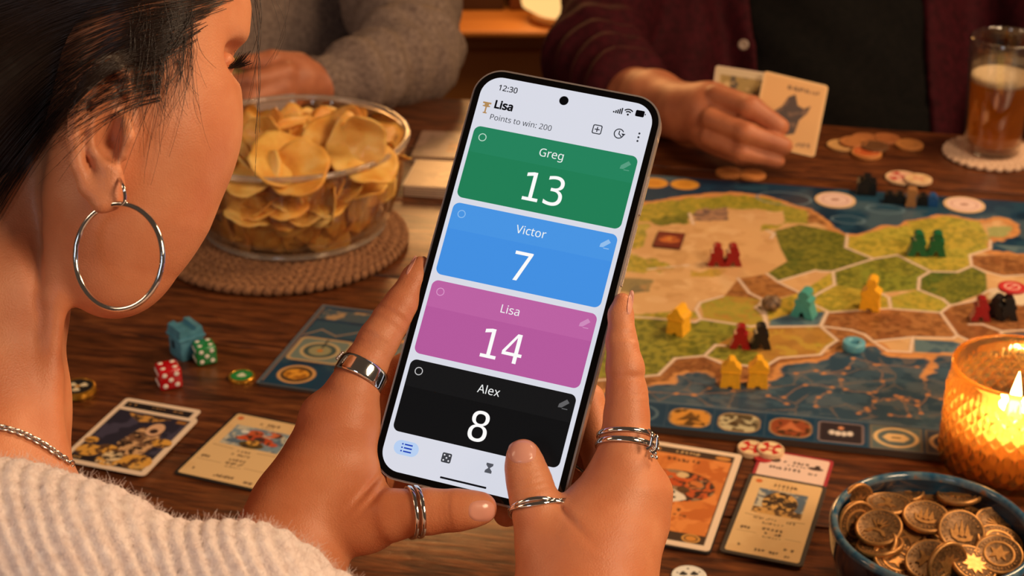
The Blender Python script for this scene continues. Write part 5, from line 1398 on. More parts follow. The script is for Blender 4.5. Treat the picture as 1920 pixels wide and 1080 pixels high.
# round tokens
def token(px, py, r_mm, th, z, edge, face, label, marks=None, name='token', tiltx=0, cat='token', group=None, px_r=None):
    p = P(px, py, z+th/1000)
    e = empty(name, (float(p[0]), float(p[1]), z), 0, label, cat, group); R = r_mm/1000; T = th/1000
    e.rotation_euler = (tiltx, 0, 0)
    bm_obj('edge_band', bm_lathe([(0, .0001), (R*.94, .0001), (R, T*.15), (R*1.0, T*.42), (R*.985, T*.5), (R, T*.58), (R, T*.85), (R*.95, T), (R*.86, T), (R*.84, T*.93), (0, T*.93)], 44), edge, e, angle=40)
    pn = Paint(R*2000*.86, R*2000*.86, .4, face)
    if marks: marks(pn)
    rr_ = R*1000*.845
    pn.obj('token_face', M_card, e, T*.95, lambda x, y: np.hypot(x+.2, y+.2) < rr_)
    return e
M_gold = mat('gold_edge', (206, 146, 46), .3, .75); M_creamedge = mat('cream_edge', (226, 190, 150), .5); M_rededge = mat('red_edge', (178, 36, 38), .45); M_greenedge = mat('green_edge', (40, 120, 60), .4)
def suit(p, c, s=1.0, n=1):
    for k in range(n):
        a = 2*pi*k/n+.5; x, y = ((0, 0) if n == 1 else (cos(a)*4.6*s, sin(a)*4.6*s))
        for dx, dy in ((0, 1.5), (-1.5, -.3), (1.5, -.3)): p.ell(x+dx*s, y+dy*s, 1.5*s, 1.5*s, c)
        p.rect(x-.4*s, y-2.6*s, x+.4*s, y, c)
def seg_marks(c1, c2, c3):
    def f(p):
        a = np.arctan2(p.Y, p.X); r = np.hypot(p.X, p.Y); R = p.w/2
        p.put(((np.sin(a*4) > .2) & (r > R*.35)).astype(float), c1); p.put((r < R*.42).astype(float), c2); p.ell(0, 0, R*.22, R*.2, c3)
    return f
token(145, 728, 12.6, 3.2, TZ, M_gold, (34, 30, 30), 'lower gold rimmed token under the black faced one by the neck')
token(145, 724, 12.6, 3.2, TZ+.0033, M_gold, (34, 30, 30), 'gold rimmed token with a black face and white marks by the neck', lambda p: (suit(p, (230, 214, 180), 1.0, 3), suit(p, (206, 150, 60), .7)))
token(453, 703, 9.4, 2.8, TZ, M_gold, (36, 136, 66), 'green token with a gold edge left of the player mat', lambda p: (suit(p, (222, 224, 196), 1.1), p.ring(0, 0, 7, 7, .5, (20, 90, 40))))
token(1292, 1079, 10.2, 1.4, TZ, mat('white_edge', (226, 224, 218), .5), (232, 230, 224), 'white token with black clover marks at the bottom of the frame', lambda p: (suit(p, (30, 28, 30), .8, 3), p.ell(0, 6.8, .7, .7, (30, 28, 30)), p.ell(-6.5, 3, .6, .6, (30, 28, 30)), p.ell(6.5, 3.5, .6, .6, (30, 28, 30))))
token(1409, 838, 9.2, 4.0, TZ, M_creamedge, (232, 206, 160), 'red and cream token, left of the pair below the board', seg_marks((196, 40, 38), (206, 48, 44), (226, 196, 150)), px_r=23)
token(1445, 840, 9.0, 4.0, TZ+.0014, M_creamedge, (238, 216, 170), 'red and cream token, right of the pair below the board', seg_marks((196, 40, 38), (202, 40, 40), (232, 206, 160)))
token(1432, 856, 6.5, 2.0, TZ+.0002, M_rededge, (190, 44, 52), 'small plain red token between the pair and the pink card')
# light blue ring on the map
p = P(1600, 655, TOP)
e = empty('ring_token', tuple(float(v) for v in p), 0, 'light blue ring shaped wooden token on the coast of the map', 'token')
bm_obj('ring_body', bm_lathe([(.0035, .0002), (.0078, .0002), (.0084, .0010), (.0084, .0060), (.0077, .0068), (.0046, .0068), (.0035, .0058), (.0035, .0002)], 40), MP['sky'], e, angle=50)
bm_obj('inset', bm_lathe([(0, .0010), (.0036, .0010)], 20), mat('dark_wood_inset', (54, 40, 30), .6), e)
def ringmark(p):
    p.ring(0, 0, p.w*.36, p.w*.36, .9, (190, 130, 120)); p.ell(0, 0, 4, 3, (196, 150, 136)); p.line([(-3, 0), (3, 0)], .8, (120, 70, 70))
token(1566, 374, 18.0, 1.2, TOP, M_creamedge, (240, 206, 196), 'pale round token on the far blue strip, left of the black castle', ringmark)
token(1808, 383, 18.0, 1.2, TOP, M_creamedge, (240, 206, 196), 'pale round token on the far blue strip below the beer glass', ringmark)
def hidden(p): pass
# dark red tile on the sand
p4 = [(1238, 437), (1286, 440), (1274, 468), (1220, 464)]
c, W0, H0, am = card_frame(*p4, TOP)
e = empty('building_tile', (float(c[0]), float(c[1]), TOP), am, 'dark red square tile with an orange symbol on the sand field', 'token')
bm_obj('tile_base', bm_prism(rrect(W0/1000, H0/1000, .001, 3), .0001, .0015, .0002, 1), mat('tile_edge', (84, 22, 18), .6), e, angle=40)
pt = Paint(W0-1.5, H0-1.5, .6, (112, 30, 20)); m = pt.ell(0, 0, 9, 7, (196, 104, 46)); pt.mottle(m, [(130, 50, 28)], 4, 4, .5); pt.poly([(-3, -2), (0, 8), (3, -2)], (206, 130, 60)); pt.obj('tile_face', M_card, e, .0016)
# tokens behind and on pieces
token(1692, 331, 15.5, 3.0, TZ+.0002, M_creamedge, (226, 176, 150), 'pink and red token on the table behind the far edge of the board', seg_marks((186, 60, 60), (226, 180, 160), (190, 70, 64)))
token(1722, 334, 12.5, 3.0, TZ+.0034, M_creamedge, (230, 196, 150), 'cream token overlapping the pink and red one behind the board', seg_marks((214, 170, 120), (222, 150, 130), (226, 190, 140)))
token(1898, 537, 10.5, 2.4, TOP+.0195, mat('pink_red_edge', (190, 40, 44), .5), (206, 48, 50), 'red and white token lying across the black meeples at the right edge', lambda p: (p.ring(0, 0, 5.4, 5.4, 1.4, (236, 190, 176)), p.line([(-4, -3), (4, 3)], 1.2, (236, 190, 176))))
WD = [(1577, 270, 'left end'), (1622, 258, 'back row'), (1662, 258, 'back row, right'), (1601, 264, 'left middle'), (1640, 272, 'centre'), (1705, 269, 'right end')]
labs = ['pale wooden disc at the left end of the loose disc pile by the held cards', 'wooden disc at the back of the loose disc pile, left one', 'wooden disc at the back of the loose disc pile, right one', 'wooden disc left of centre in the loose disc pile', 'dark topped wooden disc in the centre of the loose disc pile', 'wooden disc lying apart at the right end of the disc pile']
cols = [(214, 164, 104), (180, 112, 64), (176, 106, 60), (186, 118, 66), (110, 72, 44), (204, 136, 74)]
for k, ((x, y, _), lb) in enumerate(zip(WD, labs)):
    token(x, y, 13.5, 3.0, TZ+(.0031 if k in (3, 4) else 0), mat('disc_edge_%d' % k, cols[k], .5), cols[k], lb, lambda p, k=k: p.ring(0, 0, 7, 7, .9, tuple(int(v*.8) for v in cols[k])), name='wooden_disc', cat='token')
token(1625, 284, 14.5, 4.0, TZ+.0002, mat('disc_edge_9', (206, 134, 72), .5), (190, 88, 44), 'orange topped wooden disc at the front of the loose disc pile', lambda p: p.ring(0, 0, 8, 8, 1.2, (220, 140, 80)), name='wooden_disc')
for x, y, lb in ((1368, 322, 'tan disc on the table under the card holding hand, left one'), (1410, 326, 'tan disc on the table under the card holding hand, right one')):
    token(x, y, 13, 2.4, TZ, mat('disc_tan', (190, 122, 66), .5), (200, 130, 70), lb, name='wooden_disc')
token(600, 228, 15, 3, TZ, mat('disc_brown', (120, 90, 60), .5), (110, 84, 56), 'brown disc seen through the back of the crisp bowl', lambda p: p.ring(0, 0, 8, 8, 1.4, (70, 50, 36)), name='wooden_disc')

# ------------------------------------------------------------ woven mats
def braid(e, R, z, r, n, m, name='braid_ring'):
    """one ring of plaited strand made of slanted beads"""
    bm = bmesh.new()
    for i in range(n):
        a = 2*pi*i/n
        for sgn in (0, 1):
            mt = Matrix.Rotation(a+(sgn*pi/n), 4, 'Z')@Matrix.Translation((R+(r*.42 if sgn else -r*.42), 0, z))@Matrix.Rotation(radians(38 if sgn else -38), 4, 'Z')@Matrix.Diagonal((r*.62, r*1.15, r*.75, 1))
            bmesh.ops.create_uvsphere(bm, u_segments=7, v_segments=5, radius=1, matrix=mt)
    return bm_obj(name, bm, m, e)
M_jute = noise_mat('jute', [(0.3, (104, 66, 42)), (0.7, (168, 118, 78))], 420, .85, bump=.6, bscale=1600, bdist=.0006)
BC = P(556, 438)                                     # crisp bowl base centre
TC = P(532, 455)
tri = empty('woven_trivet', (float(TC[0]), float(TC[1]), TZ), 0, 'round brown woven trivet under the glass crisp bowl', 'trivet')
for k in range(11):
    R = .009+.0090*k
    braid(tri, R, .0042, .0058, max(8, int(2*pi*R/.0078)), M_jute)
tri.children[0]
M_cot = noise_mat('cotton_cord', [(0.3, (196, 160, 132)), (0.7, (226, 194, 168))], 420, .85, bump=.5, bscale=1600, bdist=.0005)
BG = P(1858, 292)
cst = empty('crochet_coaster', (float(BG[0]), float(BG[1]), TZ), 0, 'cream crocheted coaster under the beer glass', 'coaster')
for k in range(6): braid(cst, .006+.0066*k, .0026, .0036, max(6, int(2*pi*(.006+.0066*k)/.0055)), M_cot)
bm = bmesh.new()
for i in range(30):
    a = 2*pi*i/30; bmesh.ops.create_uvsphere(bm, u_segments=8, v_segments=6, radius=1, matrix=Matrix.Rotation(a, 4, 'Z')@Matrix.Translation((.0435, 0, .0026))@Matrix.Diagonal((.0030, .0042, .0026, 1)))
bm_obj('scalloped_edge', bm, M_cot, cst)

# ------------------------------------------------------------ glass crisp bowl
zb = TZ+.0086
RIMZ = .083
M_bowl = thin_glass('bowl_glass', (248, 242, 232), 1.0, 1.5, .03, base=.10)
bowl = empty('glass_bowl', (float(BC[0]), float(BC[1]), zb), 0, 'large fluted clear glass bowl full of potato crisps', 'bowl')
RR = 221*1.335/FPX
RB = 172*1.37/FPX
def flute(r, z, a):
    k = max(0, min(1, (z-.006)/.02))*max(0, min(1, (RIMZ-.006-z)/.015))
    return r-.0028*k*(abs(sin(a*20))**1.3), z
outer = [(0, .0005), (RB*.80, .0005), (RB*.90, 0), (RB*.97, .0016), (RB, .006), (RB+.004, .014), (RB+.0095, .028), (RB+.0145, .044), (RR-.004, .062), (RR-.0008, RIMZ-.005)]
bm_obj('bowl_wall', bm_lathe(outer, 240, fn=flute), M_bowl, bowl)
inner_ = [(0, .005), (RB*.88, .005), (RB-.002, .009), (RB+.003, .020), (RB+.0095, .040), (RR-.008, .062), (RR-.004, RIMZ-.004)]
bm_obj('inner_wall', bm_lathe(inner_, 120), M_bowl, bowl)
M_rimg = mat('rim_glass', (226, 214, 200), .06, 0.0, Transmission_Weight=.75, IOR=1.45)
rimp = [(RR-.0008+.0024*cos(radians(t)), RIMZ-.0026+.0026*sin(radians(t))) for t in range(0, 361, 30)]
bm_obj('rolled_rim', bm_lathe(rimp, 160), M_rimg, bowl)
footp = [(RB*.955+.0028*cos(radians(t)), .0030+.0028*sin(radians(t))) for t in range(0, 361, 30)]
bm_obj('foot_ring', bm_lathe(footp, 160), M_rimg, bowl)

# potato crisps
M_cr = []
for k in range(3):
    m = noise_mat('crisp_%s' % 'abc'[k], [(0.28, [(214, 140, 44), (222, 154, 58), (204, 124, 36)][k]), (0.55, [(240, 186, 90), (244, 196, 106), (236, 174, 78)][k]), (0.78, (250, 214, 136))], 55, .48, bump=.7, bscale=420, bdist=.0007, Coat_Weight=.15)
    m.node_tree.nodes['Principled BSDF'].inputs['Subsurface Weight'].default_value = .25
    m.node_tree.nodes['Principled BSDF'].inputs['Subsurface Scale'].default_value = .003
    M_cr.append(m)
def crisp_mesh(seed):
    r_ = random.Random(seed); nr, na = 9, 30; V, F = [(0, 0, 0)], []
    a1, a2 = r_.uniform(.0185, .0225), r_.uniform(.016, .020); k1, k2 = r_.uniform(5, 14), r_.uniform(-7, 6); ph = r_.uniform(0, 6); wv = r_.uniform(.0006, .0018)
    fold = r_.uniform(0, 1) > .6
    for i in range(1, nr+1):
        for j in range(na):
            t = 2*pi*j/na; rad = i/nr*(1+.06*sin(3*t+ph)+.04*sin(5*t+2*ph)+.015*sin(11*t))
            x, y = a1*rad*cos(t), a2*rad*sin(t)
            z = k1*x*x+k2*y*y+wv*sin(x*230+ph)*cos(y*260)*(i/nr)+.0009*sin(4*t+ph)*(i/nr)**2
            if fold: z += max(0, x-.006)*.9
            V.append((x, y, z))
    for j in range(na): F.append((0, 1+j, 1+(j+1) % na))
    for i in range(nr-1):
        for j in range(na):
            a = 1+i*na; b = a+na; F.append((a+j, b+j, b+(j+1) % na, a+(j+1) % na))
    o = new_mesh('crisp', V, F, M_cr[seed % 3])
    md = o.modifiers.new('s', 'SOLIDIFY'); md.thickness = .0012
    dg = bpy.context.evaluated_depsgraph_get(); me = bpy.data.meshes.new_from_object(o.evaluated_get(dg))
    bpy.data.objects.remove(o); return me
CM = [crisp_mesh(i) for i in range(9)]
g = random.Random(21)
def crisp(x, y, z, n, spin, label, s=1.0, mi=None):
    o = bpy.data.objects.new('crisp', CM[g.randrange(9) if mi is None else mi]); COL.objects.link(o)
    o.location = (float(BC[0])+x, float(BC[1])+y, zb+z)
    q_ = Vector(n).normalized().to_track_quat('Z', 'Y')@Matrix.Rotation(spin, 3, 'Z').to_quaternion()
    o.rotation_mode = 'QUATERNION'; o.rotation_quaternion = q_; o.scale = (s, s, s)
    tag(o, label, 'crisp', 'crisps in the glass bowl')
def prof_r(z): return float(np.interp(z, [.009, .020, .040, .062, .079], [RB-.010, RB-.004, RB+.002, RR-.017, RR-.012]))
LB = 'golden potato crisp against the inside of the glass bowl'
for zi, z in enumerate((.016, .026, .036, .045, .053)):
    n = 17+zi*2
    for i in range(n):
        a = 2*pi*(i+.5*(zi % 2)+g.uniform(-.2, .2))/n; r_ = prof_r(z)-g.uniform(.002, .008)
        # facing outwards, leaning with the wall
        s_ = -1 if g.random() < .5 else 1
        crisp(r_*cos(a), r_*sin(a), z+g.uniform(-.003, .003), (-cos(a)+g.uniform(-.4, .4), -sin(a)+g.uniform(-.4, .4), g.uniform(-.1, .75)), g.uniform(0, 6), LB, g.uniform(.92, 1.12))
LB2 = 'golden potato crisp heaped on top of the pile in the glass bowl'
for i in range(125):
    r_ = RR*.84*math.sqrt(g.random()); a = g.uniform(0, 2*pi)
    x, y = r_*cos(a), r_*sin(a)
    z = .056+.016*(1-(r_/(RR*.85))**2)+g.uniform(-.012, .005)
    crisp(x, y, z, (x*6+g.uniform(-.8, .8), y*6-.3+g.uniform(-.8, .8), g.uniform(.35, 1.2)), g.uniform(0, 6), LB2, g.uniform(.95, 1.15))
# the crisps that stand out at the top
def at_bowl(px, py, z): p = P(px, py, zb+z); return p[0]-BC[0], p[1]-BC[1], z
for px, py, z, n, sp, s, lb, mi in ((682, 262, .098, (-.25, -1, .25), 1.5, 1.05, 'tall narrow crisp standing upright at the top right of the heap', 1), (628, 262, .092, (.1, -1, .75), .3, 1.25, 'large pale round crisp leaning beside the upright one', 2), (655, 285, .088, (.3, -.5, .9), 1.2, 1.2, 'pale crisp lying below the large round one on the heap', 4),
                         (490, 262, .090, (-.2, -1, .5), .8, .95, 'small rounded crisp standing at the back left of the heap', 0), (530, 300, .088, (.3, -.5, 1.0), .4, 1.5, 'big deep golden folded crisp in the middle of the heap', 3), (560, 322, .082, (-.1, -.45, .8), 2.0, 1.35, 'broad pale crisp at the front of the heap', 5), (475, 325, .080, (-.3, -.45, .8), 1.0, 1.25, 'curved pale crisp at the front left of the heap', 7), (695, 305, .080, (.3, -.5, .9), 1.0, 1.15, 'crisp at the right edge of the heap near the rim', 6), (570, 262, .074, (-.2, -.8, .8), 2.6, 1.0, 'curled crisp behind the folded golden one', 8), (445, 295, .070, (.2, -.5, 1), .5, 1.1, 'crisp at the left of the heap beside the cheek', 2)):
    x, y, z = at_bowl(px, py, z); crisp(x, y, z, n, sp, lb, s, mi)

# ------------------------------------------------------------ bowl of coins
CZ = .060
CC = P(1750, 984, TZ+CZ); CR = 191*PD(1750, 984, TZ+CZ)/FPX
M_glaze = noise_mat('blue_glaze', [(0.34, (8, 16, 26)), (0.56, (12, 42, 64)), (0.80, (30, 80, 108))], 45, .12, bump=.1, bscale=200, bdist=.0004, Coat_Weight=.7)
M_glin = noise_mat('inner_glaze', [(0.35, (6, 20, 32)), (0.7, (16, 68, 94))], 40, .14, Coat_Weight=.5)
M_lip = noise_mat('worn_lip', [(0.40, (36, 84, 116)), (0.62, (96, 120, 132)), (0.72, (150, 104, 74))], 120, .15, Coat_Weight=.6)
cb = empty('ceramic_bowl', (float(CC[0]), float(CC[1]), TZ), 0, 'dark blue glazed ceramic bowl filled with bronze coins', 'bowl')
bm_obj('bowl_outside', bm_lathe([(0, .0005), (CR*.52, .0005), (CR*.56, .003), (CR*.72, .010), (CR*.90, .026), (CR*.985, .045), (CR, CZ-.004)], 96), M_glaze, cb)
bm_obj('bowl_inside', bm_lathe([(CR-.0045, CZ-.003), (CR*.90, .044), (CR*.80, .028), (CR*.60, .014), (0, .009)], 96), M_glin, cb)
bm_obj('lip', bm_lathe([(CR-.0023+.0024*cos(radians(t)), CZ-.0030+.0030*sin(radians(t))) for t in range(0, 361, 24)], 128), M_lip, cb)
M_patina = noise_mat('coin_patina', [(0.35, (106, 76, 48)), (0.65, (156, 116, 74))], 500, .5, .55, bump=.3, bscale=1500, bdist=.0003)
M_bronze = noise_mat('coin_bronze', [(0.3, (186, 130, 70)), (0.7, (214, 156, 92))], 400, .44, .75, bump=.2, bscale=1500, bdist=.0002)
CRD = .0129; CT = .0027
def coin_parts():
    R, T = CRD, CT
    bodym = bm_lathe([(0, .0004), (R*.86, .0004), (R*.86, 0), (R*.96, 0), (R, .0005), (R, T-.0005), (R*.97, T), (R*.89, T), (R*.86, T-.0004), (0, T-.0004)], 48)
    return bodym
CB = bm_obj('coin_tmp', coin_parts(), M_patina, angle=50).data
def ringmesh(r0, r1, z0, z1, n=48): return bm_lathe([(r0, z0), (r0, z1), ((r0+r1)/2, z1+.00012), (r1, z1), (r1, z0)], n)
RIM = bm_obj('rim_tmp', bm_lathe([(CRD*.875, CT-.0004), (CRD*.90, CT+.0001), (CRD*.96, CT+.0001), (CRD+.0001, CT-.0005), (CRD+.0001, .0005), (CRD*.96, -.0001), (CRD*.9, -.0001)], 48), M_bronze).data
def emblem(kind):
    k = CRD*.56; Z0, Z1 = CT-.0006, CT+.0001
    S = lambda pts: [(x*k, y*k) for x, y in pts]
    if kind == 0:   # boat with three flame leaves
        bm = bm_prism(S([(-.9, .1), (-.6, -.1), (-.45, -.45), (-.3, -.62), (.3, -.62), (.5, -.35), (.85, -.3), (.7, -.75), (.2, -.9), (-.3, -.88), (-.75, -.6)]), Z0, Z1)
        for cx, w_, h_ in ((-.42, .22, .75), (0, .2, 1.05), (.42, .22, .75)): bm_prism(S([(cx-w_, -.35), (cx, h_-.1), (cx+w_, -.35), (cx, -.5)]), Z0, Z1, bm=bm)
    elif kind == 1:  # crown of rays over an arch
        bm = bm_prism(S([(-.9, -.8), (-.6, -.35), (0, -.15), (.6, -.35), (.9, -.8), (.6, -.75), (.3, -.45), (-.3, -.45), (-.6, -.75)]), Z0, Z1)
        for a in (-50, -25, 0, 25, 50):
            c, s = cos(radians(90+a)), sin(radians(90+a)); bm_prism(S([(-.12*s+c*.1, .12*c+s*.1-.1), (.12*s+c*.1, -.12*c+s*.1-.1), (c*.95, s*.95-.1)]), Z0, Z1, bm=bm)
    elif kind == 2:  # running beast
        bm = bm_prism(S([(-.9, -.2), (-.5, .15), (.1, .1), (.35, .5), (.55, .75), (.6, .4), (.9, .35), (.6, .1), (.55, -.2), (.8, -.7), (.5, -.6), (.25, -.25), (-.3, -.3), (-.6, -.75), (-.75, -.7), (-.6, -.3)]), Z0, Z1)
    elif kind == 3:  # bird in a ring
        bm = ringmesh(k*.98, k*1.16, Z0, Z1-.0001, 40)
        bm_prism(S([(-.6, .5), (-.2, .25), (0, .65), (.2, .25), (.65, .5), (.45, 0), (.7, -.4), (.25, -.3), (0, -.8), (-.25, -.3), (-.7, -.4), (-.4, 0)]), Z0, Z1, bm=bm)
    elif kind == 4:  # leaf
        bm = bm_prism(S([(0, -1), (.12, -.5), (.7, -.6), (.55, -.2), (.95, .1), (.5, .25), (.55, .7), (.2, .5), (0, 1), (-.2, .5), (-.55, .7), (-.5, .25), (-.95, .1), (-.55, -.2), (-.7, -.6), (-.12, -.5)]), Z0, Z1)
    else:            # sun face
        bm = bm_prism(S([(cos(t*pi/10)*(1 if t % 2 else .62), sin(t*pi/10)*(1 if t % 2 else .62)) for t in range(20)]), Z0, Z1)
    return bm_obj('emblem_tmp', bm, M_bronze, angle=30).data
EMB = [emblem(k) for k in range(6)]
def legend(seed):
    r_ = random.Random(seed); bm = bmesh.new(); n = 30
    for i in range(n):
        if i in (0, 1, 15, 16): continue
        a = 2*pi*i/n; R = CRD*.745
        w_, h_ = r_.uniform(.0002, .0006), r_.uniform(.0006, .0011)
        b2 = bm_box(w_, h_, .0004); me = bpy.data.meshes.new('t'); b2.to_mesh(me); b2.free()
        me.transform(Matrix.Translation((R*cos(a), R*sin(a), CT-.0002))@Matrix.Rotation(a+pi/2+r_.uniform(-.4, .4), 4, 'Z')); bm.from_mesh(me); bpy.data.meshes.remove(me)
    return bm_obj('legend_tmp', bm, M_bronze, smooth=False).data
LEG = [legend(k) for k in range(3)]
for o in [o for o in bpy.data.objects if o.name.split('.')[0] in ('coin_tmp', 'rim_tmp', 'emblem_tmp', 'legend_tmp')]: bpy.data.objects.remove(o)
def coin(px, py, ratio, rot, kind, label, zc=None, spin=0, down=False, full=True, group='bronze coins in the blue bowl'):
    """ratio = minor/major of the seen ellipse, rot = degrees of its major axis (counterclockwise)"""
    z = (TZ+.0505) if zc is None else zc
    p = P(px, py, z); vd = Vector(CAM-p).normalized()
    a = radians(rot); mn = Vector(-RT*sin(a)+UP*cos(a))
    if down: mn = -mn
    th = math.acos(min(1, ratio))
    mn = (mn-vd*mn.dot(vd)).normalized()
    n = vd*cos(th)+mn*sin(th)
    e = empty('coin', (0, 0, 0), 0, label, 'coin', group)
    e.rotation_mode = 'QUATERNION'; q_ = n.to_track_quat('Z', 'Y')@Matrix.Rotation(spin, 3, 'Z').to_quaternion()
    e.rotation_quaternion = q_; e.location = Vector(p)-n*CT
    link(bpy.data.objects.new('coin_disc', CB), e); link(bpy.data.objects.new('rim', RIM), e)
    if full:
        link(bpy.data.objects.new('emblem', EMB[kind]), e); o = link(bpy.data.objects.new('lettering', LEG[kind % 3]), e); o['kind'] = 'stuff'
X0, Y0, S_ = 1560, 860, 4.908
CL = [(645, 270, .52, -8, 2, 'bronze coin leaning at the back of the bowl, left one'), (520, 398, .44, -4, 2, 'bronze coin with a running beast lying flat at the upper left'), (866, 520, .66, -8, 0, 'bronze coin with a leafy boat on top in the middle'), (430, 622, .76, 6, 1, 'bronze coin with a rayed crown on top at the left'),
      (1195, 662, .88, -30, 0, 'bronze coin with a leafy boat facing up right of centre'), (1175, 312, .42, 2, 5, 'bronze coin lying flat at the back right'), (880, 335, .60, 0, 3, 'half hidden bronze coin behind the central coin'), (1525, 590, .66, -18, 1, 'dark bronze coin against the right side of the bowl'),
      (1550, 748, .62, -22, 3, 'dark bronze coin under the bird coin at the right'), (1538, 872, .80, -12, 3, 'bronze coin with a bird in a ring at the right front'), (890, 925, .84, 10, 2, 'bronze coin with a beast at the front centre'), (1075, 985, .70, 62, 4, 'pale edged coin tipped on its side at the front'),
      (1310, 960, .66, -32, 5, 'bronze coin leaning towards the right front rim'), (440, 778, .45, 8, 4, 'bronze coin under the rayed crown coin'), (245, 602, .78, 68, 3, 'bronze coin standing against the left wall, lower one'), (235, 430, .62, 62, 5, 'bronze coin standing against the left wall, upper one'),
      (600, 935, .62, -20, 3, 'bronze coin at the front left under the beast coin'), (735, 700, .72, -32, 4, 'bronze coin wedged under the central coin'), (1325, 440, .46, -12, 5, 'bronze coin in the shade at the back right'), (955, 740, .6, -10, 2, 'shaded coin between the two leafy boat coins'), (1110, 462, .5, -6, 4, 'coin edge showing behind the right boat coin'), (648, 525, .7, 30, 3, 'coin edge showing left of the central coin')]
zoff = {2: .0062, 4: .0052, 3: .0050, 1: .004, 9: .0055, 10: .003, 5: .003, 11: .005, 12: .004, 19: -.006, 17: -.002, 13: -.001, 20: -.004, 21: -.003, 18: -.003, 8: .002, 6: -.002, 16: -.003}
for k, (x, y, ra, ro, kd, lb) in enumerate(CL):
    coin(X0+x/S_, Y0+y/S_, ra, ro, kd, lb, TZ+.0490+zoff.get(k, 0), spin=.3*math.sin(k*3)+(0 if kd in (0, 1) else k), down=k in (11, 14, 15))
g2 = random.Random(8)
for k in range(26):
    a = g2.uniform(0, 2*pi); r_ = CR*.62*math.sqrt(g2.random()); z = TZ+g2.uniform(.026, .0445)
    e = empty('coin', (float(CC[0])+r_*cos(a), float(CC[1])+r_*sin(a), z), 0, 'bronze coin deep in the pile, mostly covered by the coins above', 'coin', 'bronze coins in the blue bowl')
    e.rotation_euler = (g2.uniform(-.5, .5), g2.uniform(-.5, .5), g2.uniform(0, 6))
    link(bpy.data.objects.new('coin_disc', CB), e); link(bpy.data.objects.new('rim', RIM), e)

# ------------------------------------------------------------ candle in a patterned glass
KC = P(1884, 872); KR = .0418; KH = .0745
can = empty('candle_holder', (float(KC[0]), float(KC[1]), TZ), 0, 'amber glass candle holder with a raised diamond pattern, lit candle inside', 'candle holder')
def diamond(r, z, a):
    k = max(0, min(1, (z-.003)/.004))*max(0, min(1, (KH-.012-z)/.006))
    N = 30; u = a*N/(2*pi); v = z/(2*pi*KR/N)*.80
    p_, q_ = u+v, u-v
    fp, fq = p_-math.floor(p_), q_-math.floor(q_)
    b = (1-abs(2*fp-1)**2)*(1-abs(2*fq-1)**2)
    return r+.0021*(max(b, 0)**.75)*k, z
prof = [(0, .0006), (KR*.9, .0006), (KR*.97, .002)]+[(KR, z) for z in np.linspace(.0035, KH-.008, 100)]+[(KR*1.0, KH-.004), (KR*1.005, KH-.0015), (KR*.985, KH), (KR*.955, KH-.001), (KR*.94, KH-.006)]+[(KR*.93, z) for z in np.linspace(KH-.012, .010, 6)]+[(KR*.9, .007), (0, .007)]
mg = bpy.data.materials.new('amber_glass'); mg.use_nodes = True; ns, lk = mg.node_tree.nodes, mg.node_tree.links
for n_ in list(ns): ns.remove(n_)
out = ns.new('ShaderNodeOutputMaterial')
gls = ns.new('ShaderNodeBsdfGlass'); gls.inputs['Color'].default_value = (*S2L((255, 234, 196)), 1); gls.inputs['Roughness'].default_value = .03; gls.inputs['IOR'].default_value = 1.48
trn = ns.new('ShaderNodeBsdfTransparent'); trn.inputs[0].default_value = (*S2L((255, 230, 186)), 1)
tl = ns.new('ShaderNodeBsdfTranslucent'); tl.inputs[0].default_value = (*S2L((255, 176, 84)), 1)
m1 = ns.new('ShaderNodeMixShader'); m1.inputs[0].default_value = .12; m2 = ns.new('ShaderNodeMixShader'); m2.inputs[0].default_value = .07
lk.new(gls.outputs[0], m1.inputs[1]); lk.new(trn.outputs[0], m1.inputs[2]); lk.new(m1.outputs[0], m2.inputs[1]); lk.new(tl.outputs[0], m2.inputs[2]); lk.new(m2.outputs[0], out.inputs[0])
bm_obj('glass_cup', bm_lathe(prof, 400, fn=diamond), mg, can)
M_wax = mat('wax', (250, 210, 150), .4, Subsurface_Weight=.4, Subsurface_Scale=.01)
cn = empty('tealight_candle', (float(KC[0]), float(KC[1]), TZ+.0072), 0, 'lit wax candle inside the patterned amber glass', 'candle')
bm_obj('wax', bm_lathe([(0, 0), (KR*.78, 0), (KR*.80, .002), (KR*.80, .025), (KR*.77, .0265), (KR*.5, .0258), (0, .0250)], 48), M_wax, cn)
V1, F1 = tube([catmull([(0, 0, .0245), (.0004, 0, .029), (.0012, 0, .0325)], 5)], .0007, 6)
big_mesh('wick', V1, F1, mat('wick', (40, 26, 18), .9), cn)
M_fl = emit('flame', (255, 206, 116), 40, 1, 0); 
bm_obj('flame', bm_lathe([(0, .0295), (.0018, .0315), (.0034, .036), (.0038, .0405), (.0032, .0470), (.0019, .0535), (.0008, .0590), (0, .0625)], 24), M_fl, cn)
pl = bpy.data.lights.new('flame_light', 'POINT'); pl.energy = 1.0; pl.color = (1.0, .70, .38); pl.shadow_soft_size = .006
po = bpy.data.objects.new('flame_light', pl); COL.objects.link(po); po.location = (float(KC[0]), float(KC[1]), TZ+.0072+.046)

